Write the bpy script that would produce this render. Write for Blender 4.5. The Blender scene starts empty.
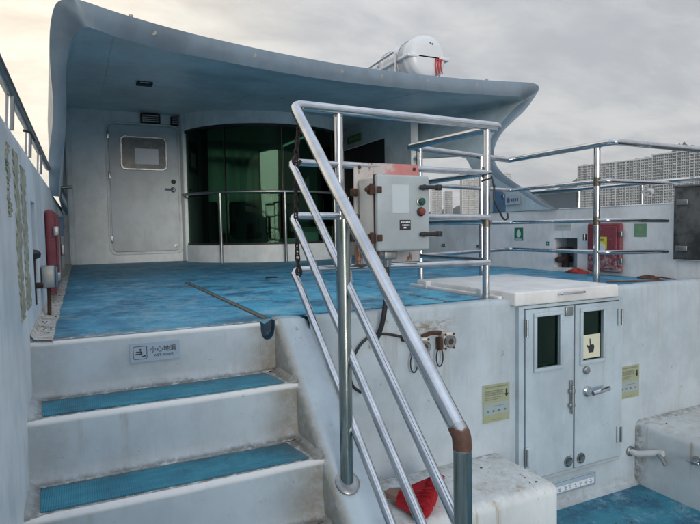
import bpy, bmesh, math, random
from mathutils import Vector, Matrix
rnd = random.Random(7)
S = bpy.context.scene
COL = S.collection
R = math.radians

# ------------------------------------------------------------------ camera, sky, sun, exposure
cd = bpy.data.cameras.new("camera"); cam = bpy.data.objects.new("camera", cd); COL.objects.link(cam)
cx = Vector((0.90130, -0.43266, -0.01755)); cf = Vector((0.4324, 0.8998, -0.05835))
cf.normalize(); cx = (cx - cf * cx.dot(cf)).normalized(); cu = cx.cross(cf)
M = Matrix((cx, cu, -cf)).transposed().to_4x4(); M.translation = Vector((0, 0, 0.44))
cam.matrix_world = M
cd.sensor_width = 36; cd.lens = 28.8; cd.clip_start = 0.02; cd.clip_end = 20000
S.camera = cam

SUN_AZ, SUN_EL = -171.0, 7.0          # degrees, azimuth measured from +Y towards +X
W = bpy.data.worlds.new("World"); S.world = W; W.use_nodes = True
nt = W.node_tree; nt.nodes.clear()
def wn(t): return nt.nodes.new(t)
out = wn('ShaderNodeOutputWorld'); bg = wn('ShaderNodeBackground'); bg.inputs[1].default_value = 0.1
sky = wn('ShaderNodeTexSky'); sky.sky_type = 'NISHITA'; sky.sun_disc = False
sky.sun_elevation = R(SUN_EL); sky.sun_rotation = R(SUN_AZ); sky.air_density = 1.0; sky.dust_density = 2.0
geo = wn('ShaderNodeTexCoord')
sep = wn('ShaderNodeSeparateXYZ'); nt.links.new(geo.outputs['Generated'], sep.inputs[0])
def wmath(op, a, b=None, clamp=False):
    n = wn('ShaderNodeMath'); n.operation = op; n.use_clamp = clamp
    for i, v in enumerate((a, b)):
        if v is None: continue
        if isinstance(v, (int, float)): n.inputs[i].default_value = v
        else: nt.links.new(v, n.inputs[i])
    return n.outputs[0]
def wmix(f, a, b):
    n = wn('ShaderNodeMix'); n.data_type = 'RGBA'; n.clamp_factor = True
    for i, v in ((0, f), (6, a), (7, b)):
        if isinstance(v, (int, float)): n.inputs[i].default_value = v
        elif isinstance(v, tuple): n.inputs[i].default_value = (*v, 1)
        else: nt.links.new(v, n.inputs[i])
    return n.outputs[2]
# overcast cloud sheet: projected on a plane so clouds flatten to the horizon
zc = wmath('MAXIMUM', sep.outputs[2], 0.0)
den = wmath('ADD', zc, 0.22)
comb = wn('ShaderNodeCombineXYZ')
nt.links.new(wmath('DIVIDE', sep.outputs[0], den), comb.inputs[0]); nt.links.new(wmath('DIVIDE', sep.outputs[1], den), comb.inputs[1])
def wnoise(scale, detail, rough, dist=0.0, off=(0, 0, 0)):
    mp = wn('ShaderNodeMapping'); nt.links.new(comb.outputs[0], mp.inputs[0]); mp.inputs['Location'].default_value = off
    mp.inputs['Scale'].default_value = (0.8, 1.25, 1)
    n = wn('ShaderNodeTexNoise'); nt.links.new(mp.outputs[0], n.inputs['Vector'])
    n.inputs['Scale'].default_value = scale; n.inputs['Detail'].default_value = detail
    n.inputs['Roughness'].default_value = rough; n.inputs['Distortion'].default_value = dist
    return n.outputs['Fac']
def wrange(v, a, b, c=0.0, d=1.0):
    n = wn('ShaderNodeMapRange'); n.interpolation_type = 'SMOOTHSTEP'
    nt.links.new(v, n.inputs[0])
    for i, x in enumerate((a, b, c, d)): n.inputs[i + 1].default_value = x
    return n.outputs[0]
n1 = wnoise(2.0, 6, 0.55, 0.5, (3.1, 1.7, 0)); n2 = wnoise(6.0, 7, 0.62, 0.3, (9.2, 4.4, 0))
cl = wmath('ADD', wmath('MULTIPLY', n1, 0.65), wmath('MULTIPLY', n2, 0.35))
clf = wrange(cl, 0.36, 0.64)
# overcast luminance: horizon grey -> brighter zenith; warm towards the veiled sun
up = wrange(zc, 0.30, 0.95)
hor = wmix(up, (5.9, 5.9, 5.95), (10.2, 11.8, 14.2))
cloudy = wmix(clf, wmix(0.52, hor, (3.4, 3.6, 4.1)), wmix(0.16, hor, (10.0, 9.7, 9.3)))
sd = Vector((math.sin(R(-30)), math.cos(R(-30)), 0.22)).normalized()
dot = wn('ShaderNodeVectorMath'); dot.operation = 'DOT_PRODUCT'; nt.links.new(geo.outputs['Generated'], dot.inputs[0]); dot.inputs[1].default_value = sd
warm = wrange(dot.outputs['Value'], 0.55, 1.0)
cloudy2 = wmix(wmath('MULTIPLY', warm, 0.95), cloudy, wmix(clf, (10.4, 8.9, 6.8), (13.0, 11.8, 9.6)))
final = wmix(0.88, sky.outputs[0], cloudy2)
nt.links.new(final, bg.inputs[0]); nt.links.new(bg.outputs[0], out.inputs[0])

sl = bpy.data.lights.new("sun", 'SUN'); sl.energy = 1.6; sl.angle = R(24); sl.color = (1.0, 0.93, 0.84)
so = bpy.data.objects.new("sun", sl); COL.objects.link(so)
sv = Vector((math.sin(R(SUN_AZ)) * math.cos(R(SUN_EL)), math.cos(R(SUN_AZ)) * math.cos(R(SUN_EL)), math.sin(R(SUN_EL))))
so.rotation_euler = (-sv).to_track_quat('-Z', 'Y').to_euler(); so.location = sv * 30
S.view_settings.view_transform = 'Standard'; S.view_settings.look = 'None'
S.view_settings.exposure = 0.25; S.view_settings.gamma = 1.0
S.render.engine = 'CYCLES'

# ------------------------------------------------------------------ material helper
class Mat:
    def __init__(s, name):
        s.m = bpy.data.materials.new(name); s.m.use_nodes = True; s.t = s.m.node_tree; s.t.nodes.clear()
        s.out = s.n('ShaderNodeOutputMaterial'); s.b = s.n('ShaderNodeBsdfPrincipled')
        s.l(s.b.outputs[0], s.out.inputs[0]); s.g = s.n('ShaderNodeNewGeometry'); s.pos = s.g.outputs['Position']
        sp = s.n('ShaderNodeSeparateXYZ'); s.l(s.pos, sp.inputs[0]); s.x, s.y, s.z = sp.outputs
    def n(s, t): return s.t.nodes.new(t)
    def l(s, a, b): s.t.links.new(a, b)
    def put(s, v, sock):
        if isinstance(v, (int, float)): sock.default_value = v
        elif isinstance(v, tuple): sock.default_value = (*v, 1) if len(v) == 3 and len(sock.default_value) == 4 else v
        else: s.l(v, sock)
    def noise(s, scale, detail=4, rough=0.55, st=(1, 1, 1), off=(0, 0, 0), dist=0.0):
        mp = s.n('ShaderNodeMapping'); s.l(s.pos, mp.inputs[0]); mp.inputs['Scale'].default_value = st; mp.inputs['Location'].default_value = off
        n = s.n('ShaderNodeTexNoise'); s.l(mp.outputs[0], n.inputs['Vector'])
        n.inputs['Scale'].default_value = scale; n.inputs['Detail'].default_value = detail; n.inputs['Roughness'].default_value = rough
        n.inputs['Distortion'].default_value = dist
        return n.outputs['Fac']
    def rng(s, v, a, b, c=0.0, d=1.0):
        n = s.n('ShaderNodeMapRange'); n.interpolation_type = 'SMOOTHSTEP'; s.put(v, n.inputs[0])
        if a > b: a, b, c, d = b, a, d, c
        for i, x in enumerate((a, b, c, d)): n.inputs[i + 1].default_value = x
        return n.outputs[0]
    def math(s, op, a, b=0.0, clamp=False):
        n = s.n('ShaderNodeMath'); n.operation = op; n.use_clamp = clamp; s.put(a, n.inputs[0]); s.put(b, n.inputs[1]); return n.outputs[0]
    def mul(s, *a):
        r = a[0]
        for x in a[1:]: r = s.math('MULTIPLY', r, x)
        return r
    def mx(s, a, b): return s.math('MAXIMUM', a, b)
    def mix(s, f, a, b):
        n = s.n('ShaderNodeMix'); n.data_type = 'RGBA'; n.clamp_factor = True
        s.put(f, n.inputs[0]); s.put(a, n.inputs[6]); s.put(b, n.inputs[7]); return n.outputs[2]
    def fin(s, col, rough=0.5, metal=0.0, bump=None, bs=0.2, bd=0.004, spec=0.5):
        s.put(col, s.b.inputs['Base Color']); s.put(rough, s.b.inputs['Roughness']); s.put(metal, s.b.inputs['Metallic'])
        s.b.inputs['Specular IOR Level'].default_value = spec
        if bump is not None:
            b = s.n('ShaderNodeBump'); b.inputs['Strength'].default_value = bs; b.inputs['Distance'].default_value = bd
            s.l(bump, b.inputs['Height']); s.l(b.outputs[0], s.b.inputs['Normal'])
        return s.m

def paint(name, col, dirt=(0.30, 0.28, 0.22), amt=0.5, rust=0.0, rough=0.42, streak=True, seed=0.0, extra=None):
    k = Mat(name); o = (seed, seed * 1.7, seed * 0.6)
    big = k.noise(1.7, 6, 0.6, off=o); fine = k.noise(38, 4, 0.6, off=o)
    mid = k.noise(6.5, 6, 0.7, st=(1, 1, 0.6), off=(seed + 3, seed, 2))
    c = k.mix(k.rng(k.math('ADD', k.mul(big, 0.6), k.mul(mid, 0.4)), 0.34, 0.66), tuple(x * 0.78 for x in col), tuple(min(1, x * 1.10) for x in col))
    c = k.mix(k.mul(k.rng(mid, 0.55, 0.75), 0.35 * min(1, amt * 1.6)), c, (col[0] * 0.72, col[1] * 0.80, col[2] * 0.82))
    st = k.noise(9, 5, 0.65, st=(1.6, 1.6, 0.13), off=o)
    d = k.mul(k.rng(st, 0.55, 0.80), k.rng(big, 0.3, 0.65), amt) if streak else k.mul(k.rng(big, 0.5, 0.8), amt)
    c = k.mix(d, c, dirt)
    sp = k.noise(17, 5, 0.7, off=(seed + 5, 2, 1))
    c = k.mix(k.mul(k.rng(sp, 0.66, 0.74), amt), c, tuple(x * 0.7 for x in dirt))
    scr = k.noise(26, 3, 0.5, st=(1, 1, 7), off=(seed + 2, 7, 3))
    c = k.mix(k.mul(k.rng(scr, 0.70, 0.76), amt, 0.8), c, (0.17, 0.18, 0.19))
    if rust:
        r1 = k.noise(11, 6, 0.75, st=(1.2, 1.2, 0.45), off=(seed + 9, 1, 4))
        c = k.mix(k.rng(r1, 0.70 - rust * 0.16, 0.76 - rust * 0.14), c, k.mix(fine, (0.10, 0.035, 0.015), (0.22, 0.10, 0.045)))
    if extra: c = extra(k, c)
    return k.fin(c, k.rng(big, 0.2, 0.8, rough - 0.1, rough + 0.16), 0.0, k.math('ADD', fine, k.mul(big, 3.0)), 0.16, 0.003)

def plain(name, col, rough=0.5, metal=0.0, var=0.2, scale=14, bump=0.15):
    k = Mat(name); n = k.noise(scale, 5, 0.6); f = k.noise(scale * 6, 3, 0.6)
    c = k.mix(n, tuple(x * (1 - var) for x in col), tuple(min(1, x * (1 + var)) for x in col))
    return k.fin(c, k.rng(n, 0.3, 0.7, max(0.03, rough - 0.08), rough + 0.1), metal, f, bump, 0.002)

def stair_grime_edge_light(k, c):
    n = k.noise(7, 6, 0.7, off=(2, 4, 1)); n2 = k.noise(30, 5, 0.7)
    sx = k.math('ADD', k.x, k.mul(k.math('SUBTRACT', n, 0.5), 0.22))
    right = k.mul(k.rng(sx, 0.62, 0.84), k.rng(k.x, 0.885, 0.842), 0.75)
    left = k.mul(k.rng(sx, 0.02, -0.20), 0.35)
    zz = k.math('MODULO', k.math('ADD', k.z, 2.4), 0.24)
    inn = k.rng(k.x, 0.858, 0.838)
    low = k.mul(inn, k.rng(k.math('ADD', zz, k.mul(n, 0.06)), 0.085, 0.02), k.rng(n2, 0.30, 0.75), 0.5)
    top = k.mul(inn, k.rng(zz, 0.215, 0.24), k.rng(n2, 0.5, 0.7), 0.25)
    c = k.mix(k.mul(k.mx(right, left), k.rng(n2, 0.28, 0.6, 0.55, 1.0)), c, (0.25, 0.20, 0.125))
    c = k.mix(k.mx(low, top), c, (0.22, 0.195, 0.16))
    c = k.mix(k.mul(inn, k.mx(k.rng(zz, 0.216, 0.232), k.rng(zz, 0.004, 0.001)), 0.85, k.rng(n2, 0.2, 0.5, 0.5, 1.0)), c, (0.80, 0.80, 0.79))  # step edges whitened: worn gelcoat plus skylight highlight painted into the colour
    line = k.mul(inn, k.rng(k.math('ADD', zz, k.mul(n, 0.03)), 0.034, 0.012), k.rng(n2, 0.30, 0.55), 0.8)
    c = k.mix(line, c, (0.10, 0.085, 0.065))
    crack = k.mul(k.rng(k.noise(6, 6, 0.8, off=(8, 1, 3)), 0.62, 0.68), k.rng(sx, 0.45, 0.75), 0.85)
    return k.mix(crack, c, (0.085, 0.075, 0.065))

def locker_stain(k, c):
    n = k.noise(5, 6, 0.7, off=(2, 6, 1)); n2 = k.noise(22, 5, 0.75)
    top = k.mul(k.rng(k.z, -0.93, -0.90), k.rng(n, 0.40, 0.62), k.rng(n2, 0.30, 0.62))
    c = k.mix(k.mul(top, 0.38), c, (0.34, 0.28, 0.20))
    back = k.mul(k.rng(k.math('ADD', k.y, k.mul(n, 0.12)), 2.50, 2.60), k.rng(n2, 0.40, 0.60), 0.7)
    c = k.mix(back, c, (0.17, 0.13, 0.09))
    drip = k.noise(16, 4, 0.6, st=(1, 1, 0.05), off=(7, 1, 0))
    return k.mix(k.mul(k.rng(drip, 0.58, 0.72), k.rng(k.z, -1.3, -0.93), 0.65), c, (0.33, 0.24, 0.11))
def bulk_stain(k, c):
    n = k.noise(6, 6, 0.7, st=(1, 1, 0.5), off=(3, 8, 1)); n2 = k.noise(28, 5, 0.75, st=(0.5, 1, 1.5))
    foot = k.mul(k.rng(k.math('ADD', k.z, k.mul(n, 0.25)), -1.08, -1.26), k.rng(n2, 0.38, 0.70), 0.5)
    c = k.mix(foot, c, (0.23, 0.16, 0.09))
    near = k.mul(k.rng(k.math('ABSOLUTE', k.math('SUBTRACT', k.x, 1.68)), 0.26, 0.05), k.rng(k.math('ABSOLUTE', k.math('ADD', k.z, 0.10)), 0.055, 0.015))
    c = k.mix(k.mul(near, k.rng(n2, 0.40, 0.58), 0.85), c, (0.22, 0.17, 0.11))
    drip = k.noise(13, 4, 0.6, st=(1, 1, 0.06), off=(4, 4, 0))
    c = k.mix(k.mul(k.rng(drip, 0.52, 0.72), k.rng(k.z, -0.9, 0.05), 0.38), c, (0.36, 0.33, 0.27))
    return c
WHITE = (0.62, 0.68, 0.74)
m_white = paint("white_gelcoat", WHITE, amt=0.42, rust=0.0)
m_bulk = paint("bulkhead_paint", (0.455, 0.53, 0.585), amt=0.85, seed=3.0, rust=0.05, extra=bulk_stain)
m_stair = paint("stair_gelcoat", (0.49, 0.575, 0.635), amt=0.6, seed=1.0, extra=stair_grime_edge_light)
m_bulw = paint("bulwark_paint", (0.74, 0.80, 0.84), amt=0.7, seed=5.0, rust=0.12)
m_bulwr = paint("right_bulwark_paint", (0.86, 0.86, 0.86), amt=0.4, seed=8.0)
m_cabin = paint("cabin_paint", (0.82, 0.87, 0.89), amt=0.35, seed=6.0)
m_canopy = paint("canopy_paint", (0.60, 0.72, 0.76), amt=0.3, seed=2.0, rough=0.36)
m_fascia = paint("fascia_paint", (0.18, 0.24, 0.30), amt=0.55, seed=2.5, rough=0.36)
m_door = paint("cabin_door_paint", (0.56, 0.62, 0.66), amt=0.5, seed=4.0)
m_hatchdoor = paint("companion_door_paint", (0.43, 0.52, 0.58), amt=0.85, seed=9.0, rust=0.05)
m_lid = paint("hood_lid_paint", (0.75, 0.75, 0.74), dirt=(0.36, 0.30, 0.22), amt=0.5, seed=11.0, streak=False, rust=0.1)
m_locker = paint("locker_gelcoat", (0.64, 0.68, 0.69), dirt=(0.33, 0.26, 0.15), amt=0.55, seed=12.0, rust=0.1, extra=locker_stain)

def deck_mat(name, a, b, c2, seed, wet=0.5):
    k = Mat(name); o = (seed, seed, 0)
    n = k.noise(2.6, 8, 0.72, st=(1, 1, 1), off=o, dist=0.8); f = k.noise(14, 6, 0.75, st=(1, 1, 1), off=o); g = k.noise(160, 2, 0.5)
    col = k.mix(k.rng(n, 0.34, 0.66), a, b)
    col = k.mix(k.mul(k.rng(f, 0.52, 0.75), 0.55), col, c2)
    dk = k.noise(2.3, 9, 0.78, st=(1, 1, 1), off=(seed + 4, 2, 0))
    col = k.mix(k.mul(k.rng(dk, 0.49, 0.60), 0.8), col, (0.022, 0.095, 0.17))
    gr = k.noise(22, 6, 0.75, off=(seed + 1, 6, 0))
    col = k.mix(k.mul(k.rng(gr, 0.58, 0.70), 0.6), col, (0.10, 0.12, 0.12))
    pw = k.noise(4, 8, 0.78, st=(1, 0.9, 1), off=(seed + 7, 3, 0))
    col = k.mix(k.mul(k.rng(pw, 0.49, 0.62), 0.6), col, (0.28, 0.47, 0.55))
    walk = k.mul(k.rng(k.math('ABSOLUTE', k.math('SUBTRACT', k.math('ADD', k.x, k.mul(n, 0.5)), 0.62)), 0.55, 0.1), k.rng(k.noise(11, 7, 0.75, off=(seed, 1, 4)), 0.42, 0.64), 0.55)
    col = k.mix(walk, col, (0.27, 0.43, 0.50))
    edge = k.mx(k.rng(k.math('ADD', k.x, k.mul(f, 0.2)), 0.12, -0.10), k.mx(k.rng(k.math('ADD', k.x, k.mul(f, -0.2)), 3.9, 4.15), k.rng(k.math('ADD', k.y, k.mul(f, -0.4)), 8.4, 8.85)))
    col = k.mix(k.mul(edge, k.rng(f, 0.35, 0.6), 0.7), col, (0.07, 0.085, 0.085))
    gn = k.noise(80, 4, 0.75, st=(1, 1, 1), off=(seed, 9, 0))
    col = k.mix(k.mul(k.rng(gn, 0.56, 0.72), 0.35), col, (0.28, 0.45, 0.53))
    col = k.mix(k.mul(k.rng(gn, 0.44, 0.30), 0.5), col, (0.02, 0.08, 0.13))
    sc = k.noise(9, 6, 0.7, st=(1.6, 0.35, 1), off=(seed + 3, 5, 0))
    col = k.mix(k.mul(k.rng(sc, 0.62, 0.72), 0.5), col, (0.30, 0.42, 0.48))
    return k.fin(col, k.rng(n, 0.35, 0.65, 0.62 - wet * 0.3, 0.72), 0.0, k.math('ADD', g, k.mul(f, 1.5)), 0.5, 0.004)
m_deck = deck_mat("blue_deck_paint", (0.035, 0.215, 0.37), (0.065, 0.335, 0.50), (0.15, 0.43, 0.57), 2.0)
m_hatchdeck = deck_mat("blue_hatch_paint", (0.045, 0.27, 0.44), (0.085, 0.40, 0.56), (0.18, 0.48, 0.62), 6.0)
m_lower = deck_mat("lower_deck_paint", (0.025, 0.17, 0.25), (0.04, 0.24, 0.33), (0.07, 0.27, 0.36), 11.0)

def tread_mat():
    k = Mat("blue_tread_pad"); n = k.noise(6, 6, 0.65, st=(1, 3, 1)); w = k.n('ShaderNodeTexWave')
    w.inputs['Scale'].default_value = 42; w.inputs['Distortion'].default_value = 0.3; k.l(k.pos, w.inputs[0])
    col = k.mix(k.rng(n, 0.35, 0.68), (0.028, 0.19, 0.28), (0.045, 0.27, 0.37))
    col = k.mix(k.mul(k.rng(k.noise(3.2, 6, 0.7, off=(5, 1, 0)), 0.5, 0.68), 0.7), col, (0.03, 0.075, 0.10))
    col = k.mix(k.rng(k.x, 0.68, 0.80, 0, 0.35), col, (0.16, 0.18, 0.16))
    ym = k.math('MODULO', k.math('SUBTRACT', 2.601, k.y), 0.2833)
    col = k.mix(k.mul(k.rng(k.math('ADD', ym, k.mul(k.noise(9, 6, 0.7, off=(1, 9, 2)), 0.09)), 0.145, 0.075), 0.8), col, (0.075, 0.075, 0.065))
    return k.fin(col, 0.6, 0, w.outputs['Fac'], 0.5, 0.004)
m_tread = tread_mat()

def gutter_mat():
    k = Mat("chipped_gutter_paint"); n = k.noise(16, 7, 0.75); b = k.noise(40, 4, 0.6)
    col = k.mix(k.rng(n, 0.40, 0.62), (0.58, 0.58, 0.56), (0.40, 0.36, 0.30))
    col = k.mix(k.rng(k.noise(30, 6, 0.7, off=(1, 2, 3)), 0.56, 0.62), col, (0.10, 0.07, 0.05))
    return k.fin(col, 0.7, 0, k.math('ADD', n, k.mul(b, 0.4)), 0.6, 0.008)
m_gutter = gutter_mat()

def steel_mat(name, a=(0.62, 0.63, 0.65), rough=0.2, tarnish=0.0, rust=0.15):
    k = Mat(name); n = k.noise(9, 5, 0.6); f = k.noise(60, 4, 0.6, st=(1, 1, 0.3))
    col = k.mix(k.rng(n, 0.35, 0.7), a, tuple(x * 0.78 for x in a))
    if tarnish:
        t = k.noise(14, 5, 0.6, st=(6, 6, 0.25))
        col = k.mix(k.mul(k.rng(t, 0.35, 0.65), tarnish), col, (0.16, 0.22, 0.20))
        col = k.mix(k.mul(k.rng(t, 0.62, 0.72), tarnish), col, (0.17, 0.12, 0.06))
    sp = k.noise(34, 5, 0.75, off=(3, 3, 3)); rm = k.rng(sp, 0.74 - rust * 0.2, 0.80 - rust * 0.2)
    col = k.mix(rm, col, (0.17, 0.085, 0.04))
    return k.fin(col, k.math('ADD', k.rng(n, 0.3, 0.7, rough - 0.04, rough + 0.05), k.mul(rm, 0.4)), k.rng(sp, 0.74 - rust * 0.2, 0.80 - rust * 0.2, 1.0, 0.35))
m_steel = steel_mat("stainless_tube", (0.60, 0.62, 0.65), rough=0.13, rust=0.03)
m_steel_t = steel_mat("tarnished_tube", (0.42, 0.45, 0.44), 0.3, 0.8, 0.3)
m_steel_d = steel_mat("dull_steel", (0.40, 0.41, 0.42), 0.38, 0.3, 0.4)
_k = Mat("brown_rust_joint"); _n1 = _k.noise(26, 6, 0.75); _n2 = _k.noise(90, 4, 0.7)
_edge = _k.math('ABSOLUTE', _k.math('ADD', _k.z, 0.150)); _rm = _k.rng(_k.math('ADD', _edge, _k.mul(_n1, 0.03)), 0.050, 0.043)
m_rustband = _k.fin(_k.mix(_rm, (0.45, 0.46, 0.46), _k.mix(_n2, (0.05, 0.022, 0.016), (0.20, 0.10, 0.07))), _k.rng(_rm, 0, 1, 0.2, 0.62), _k.rng(_rm, 0, 1, 1.0, 0.15), _n2, 0.4, 0.002)
m_chain = plain("rusty_chain", (0.045, 0.032, 0.028), 0.7, 0.3, 0.6, 60, 0.5)
m_black = plain("black_rubber", (0.018, 0.018, 0.02), 0.55)
m_seam = plain("brown_seam_sealant", (0.14, 0.12, 0.095), 0.8, 0, 0.5, 20, 0.5)
m_darkhole = plain("dark_recess", (0.02, 0.022, 0.025), 0.8)
m_box = paint("control_box_enamel", (0.43, 0.49, 0.52), dirt=(0.33, 0.22, 0.13), amt=0.6, seed=14.0, rust=0.35)
m_boxside = paint("control_box_side_enamel", (0.66, 0.63, 0.57), dirt=(0.36, 0.24, 0.13), amt=0.8, seed=15.0, rust=0.5)
m_rustmetal = plain("brown_rust", (0.075, 0.036, 0.024), 0.85, 0.1, 0.6, 40, 0.6)
def plate_extra(k, c):
    n = k.noise(5, 5, 0.6, off=(4, 1, 2))
    red = k.mul(k.rng(k.math('ADD', k.x, k.mul(k.noise(16, 6, 0.75, off=(1, 7, 2)), 0.26)), 1.605, 1.66), k.rng(k.math('ADD', k.z, k.mul(n, 0.04)), 0.70, 0.74))
    return k.mix(red, c, k.mix(k.noise(24, 5, 0.7), (0.46, 0.12, 0.12), (0.52, 0.27, 0.25)))
m_plate = paint("backing_plate_paint", (0.47, 0.44, 0.43), dirt=(0.22, 0.15, 0.12), amt=1.0, seed=17.0, rust=0.9, extra=plate_extra)
def red_door(name, seed):
    k = Mat(name); n = k.noise(6, 6, 0.65, off=(seed, 2, 1)); f = k.noise(30, 6, 0.7, off=(seed, 1, 1))
    c = k.mix(k.rng(n, 0.3, 0.7), (0.19, 0.035, 0.05), (0.28, 0.06, 0.075))
    low = k.math('ADD', k.rng(k.z, 0.30, 0.05, 0, 0.2), f)
    c = k.mix(k.rng(low, 0.60, 0.78), c, (0.42, 0.33, 0.31))
    return k.fin(c, 0.5, 0, f, 0.3, 0.002)
m_red = red_door("faded_red_paint", 1.0); m_redl = red_door("scuffed_red_paint", 4.0)
def mott():
    k = Mat("mottled_grey_sheet"); n = k.noise(4.5, 7, 0.72, off=(1, 3, 5)); f = k.noise(26, 6, 0.75)
    c = k.mix(k.rng(n, 0.38, 0.62), (0.045, 0.045, 0.043), (0.15, 0.153, 0.15))
    c = k.mix(k.rng(f, 0.55, 0.72), c, (0.13, 0.085, 0.055))
    return k.fin(c, 0.7, 0.2, f, 0.4, 0.003)
m_mott = mott()
m_putty = Mat("peeling_olive_putty")
_n = m_putty.noise(24, 6, 0.7); m_putty = m_putty.fin(m_putty.mix(m_putty.rng(_n, 0.35, 0.65), (0.27, 0.27, 0.19), (0.46, 0.46, 0.38)), 0.9, 0, _n, 0.8, 0.012)
m_yellowsheet = plain("faded_yellow_sheet", (0.31, 0.34, 0.22), 0.45, 0, 0.1, 20, 0.05)
m_faded = plain('faded_notice_panel', (0.30, 0.36, 0.35), 0.45, 0, 0.1, 20, 0.05)
m_paper = plain("white_sheet", (0.72, 0.76, 0.80), 0.5, 0, 0.05, 20, 0.05)
m_bluepaper = plain("pale_blue_sheet", (0.34, 0.44, 0.54), 0.4, 0, 0.08, 20, 0.05)
m_ink = plain("black_print", (0.02, 0.022, 0.03), 0.5, 0, 0.1, 20, 0.0)
m_inkg = plain("grey_print", (0.20, 0.22, 0.17), 0.5, 0, 0.2, 20, 0.0)
m_inkb = plain("blue_print", (0.08, 0.16, 0.32), 0.5, 0, 0.2, 20, 0.0)
m_green = plain("green_sign", (0.015, 0.20, 0.10), 0.4, 0, 0.1, 20, 0.0)
m_greenf = plain("faded_green_sign", (0.17, 0.36, 0.20), 0.5, 0, 0.15, 30, 0.0)
m_greenx = plain("exit_sign_green", (0.12, 0.25, 0.06), 0.4, 0, 0.1, 20, 0.0)
m_yel = plain("yellow_sticker", (0.75, 0.68, 0.06), 0.45, 0, 0.1, 20, 0.0)
m_bluep = plain("blue_painted_panel", (0.12, 0.22, 0.34), 0.45, 0, 0.15)
m_btng = plain("green_button", (0.012, 0.075, 0.05), 0.4); m_btnr = plain("red_button", (0.20, 0.04, 0.025), 0.45)
m_brush = plain("red_bristles", (0.42, 0.010, 0.018), 0.7, 0, 0.5, 30, 0.3)
m_brushh = plain("weathered_broom_wood", (0.22, 0.13, 0.10), 0.7, 0, 0.4)
m_orange = plain("orange_red_cloth", (0.36, 0.045, 0.03), 0.8, 0, 0.3)
m_leaf = plain("dry_brown_leaf", (0.14, 0.055, 0.03), 0.8, 0, 0.4, 30, 0.5)
m_raftg = plain("raft_gelcoat", (0.70, 0.73, 0.76), 0.3, 0, 0.05, 5, 0.05)
m_redtape = plain("red_lashing", (0.5, 0.06, 0.07), 0.6)
m_curtain = Mat("pale_curtain"); _t = m_curtain.n('ShaderNodeBsdfTranslucent'); _t.inputs[0].default_value = (0.5, 0.52, 0.48, 1); m_curtain.l(_t.outputs[0], m_curtain.out.inputs[0]); m_curtain = m_curtain.m
m_inner = plain("cabin_lining", (0.55, 0.56, 0.54), 0.7)
m_seat = plain("dark_seat_vinyl", (0.04, 0.05, 0.05), 0.4)
m_water = Mat("sea_water")
_b = m_water.noise(0.25, 6, 0.6); m_water = m_water.fin((0.02, 0.055, 0.065), 0.12, 0, _b, 0.5, 0.3)
def hill_mat():
    k = Mat("wooded_hillside"); n = k.noise(0.02, 8, 0.7); f = k.noise(0.12, 4, 0.7)
    return k.fin(k.mix(k.rng(n, 0.35, 0.65), (0.025, 0.038, 0.03), (0.055, 0.07, 0.05)), 0.95, 0, f, 1.0, 6.0)
m_hill = hill_mat()
m_apt = plain("apartment_render", (0.50, 0.51, 0.52), 0.7, 0, 0.06, 0.05, 0)
m_apt2 = plain("apartment_white_bands", (0.62, 0.64, 0.65), 0.6, 0, 0.06, 0.05, 0)
m_win = plain("apartment_glazing", (0.12, 0.15, 0.17), 0.25, 0, 0.3, 0.3, 0)
m_capm = plain('aged_cap', (0.30, 0.29, 0.27), 0.6)
m_notch = plain('dark_blue_drain', (0.012, 0.05, 0.09), 0.3)  # darker blue than the deck paint, inside the notch
m_recess = plain('grey_recess_shade', (0.20, 0.22, 0.23), 0.7)  # darker than the bulwark paint; the recess shade is put into this colour
m_bollard = plain('dark_rusted_iron', (0.05, 0.032, 0.03), 0.75, 0.2, 0.6, 40, 0.5)
m_shore = plain('shore_ground', (0.16, 0.165, 0.14), 0.9, 0, 0.3, 0.05, 0)
m_hull = paint("hull_paint", (0.6, 0.63, 0.66), amt=0.5, seed=20.0, rust=0.1)
def glass(name, tint, refl=0.10, rough=0.03):
    k = Mat(name); k.t.nodes.remove(k.b)
    tr = k.n('ShaderNodeBsdfTransparent'); tr.inputs[0].default_value = (*tint, 1)
    gl = k.n('ShaderNodeBsdfGlossy'); gl.inputs['Roughness'].default_value = rough; gl.inputs[0].default_value = (0.42, 0.72, 0.56, 1)
    fr = k.n('ShaderNodeFresnel'); fr.inputs[0].default_value = 1.45
    mx = k.n('ShaderNodeMixShader'); k.l(k.math('ADD', fr.outputs[0], refl - 0.04), mx.inputs[0]); k.l(tr.outputs[0], mx.inputs[1]); k.l(gl.outputs[0], mx.inputs[2])
    k.l(mx.outputs[0], k.out.inputs[0]); return k.m
m_glass = glass("green_tinted_glass", (0.21, 0.37, 0.29), 0.03)
m_smoke = Mat("grey_weather_sheet"); _a = m_smoke.n('ShaderNodeBsdfTransparent'); _a.inputs[0].default_value = (0.7, 0.72, 0.74, 1); _b2 = m_smoke.n('ShaderNodeBsdfTranslucent'); _b2.inputs[0].default_value = (0.34, 0.38, 0.40, 1); _m = m_smoke.n('ShaderNodeMixShader'); _m.inputs[0].default_value = 0.6; m_smoke.l(_a.outputs[0], _m.inputs[1]); m_smoke.l(_b2.outputs[0], _m.inputs[2]); m_smoke.l(_m.outputs[0], m_smoke.out.inputs[0]); m_smoke = m_smoke.m
m_dglass = glass("dark_door_glass", (0.06, 0.09, 0.11), 0.06)

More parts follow.
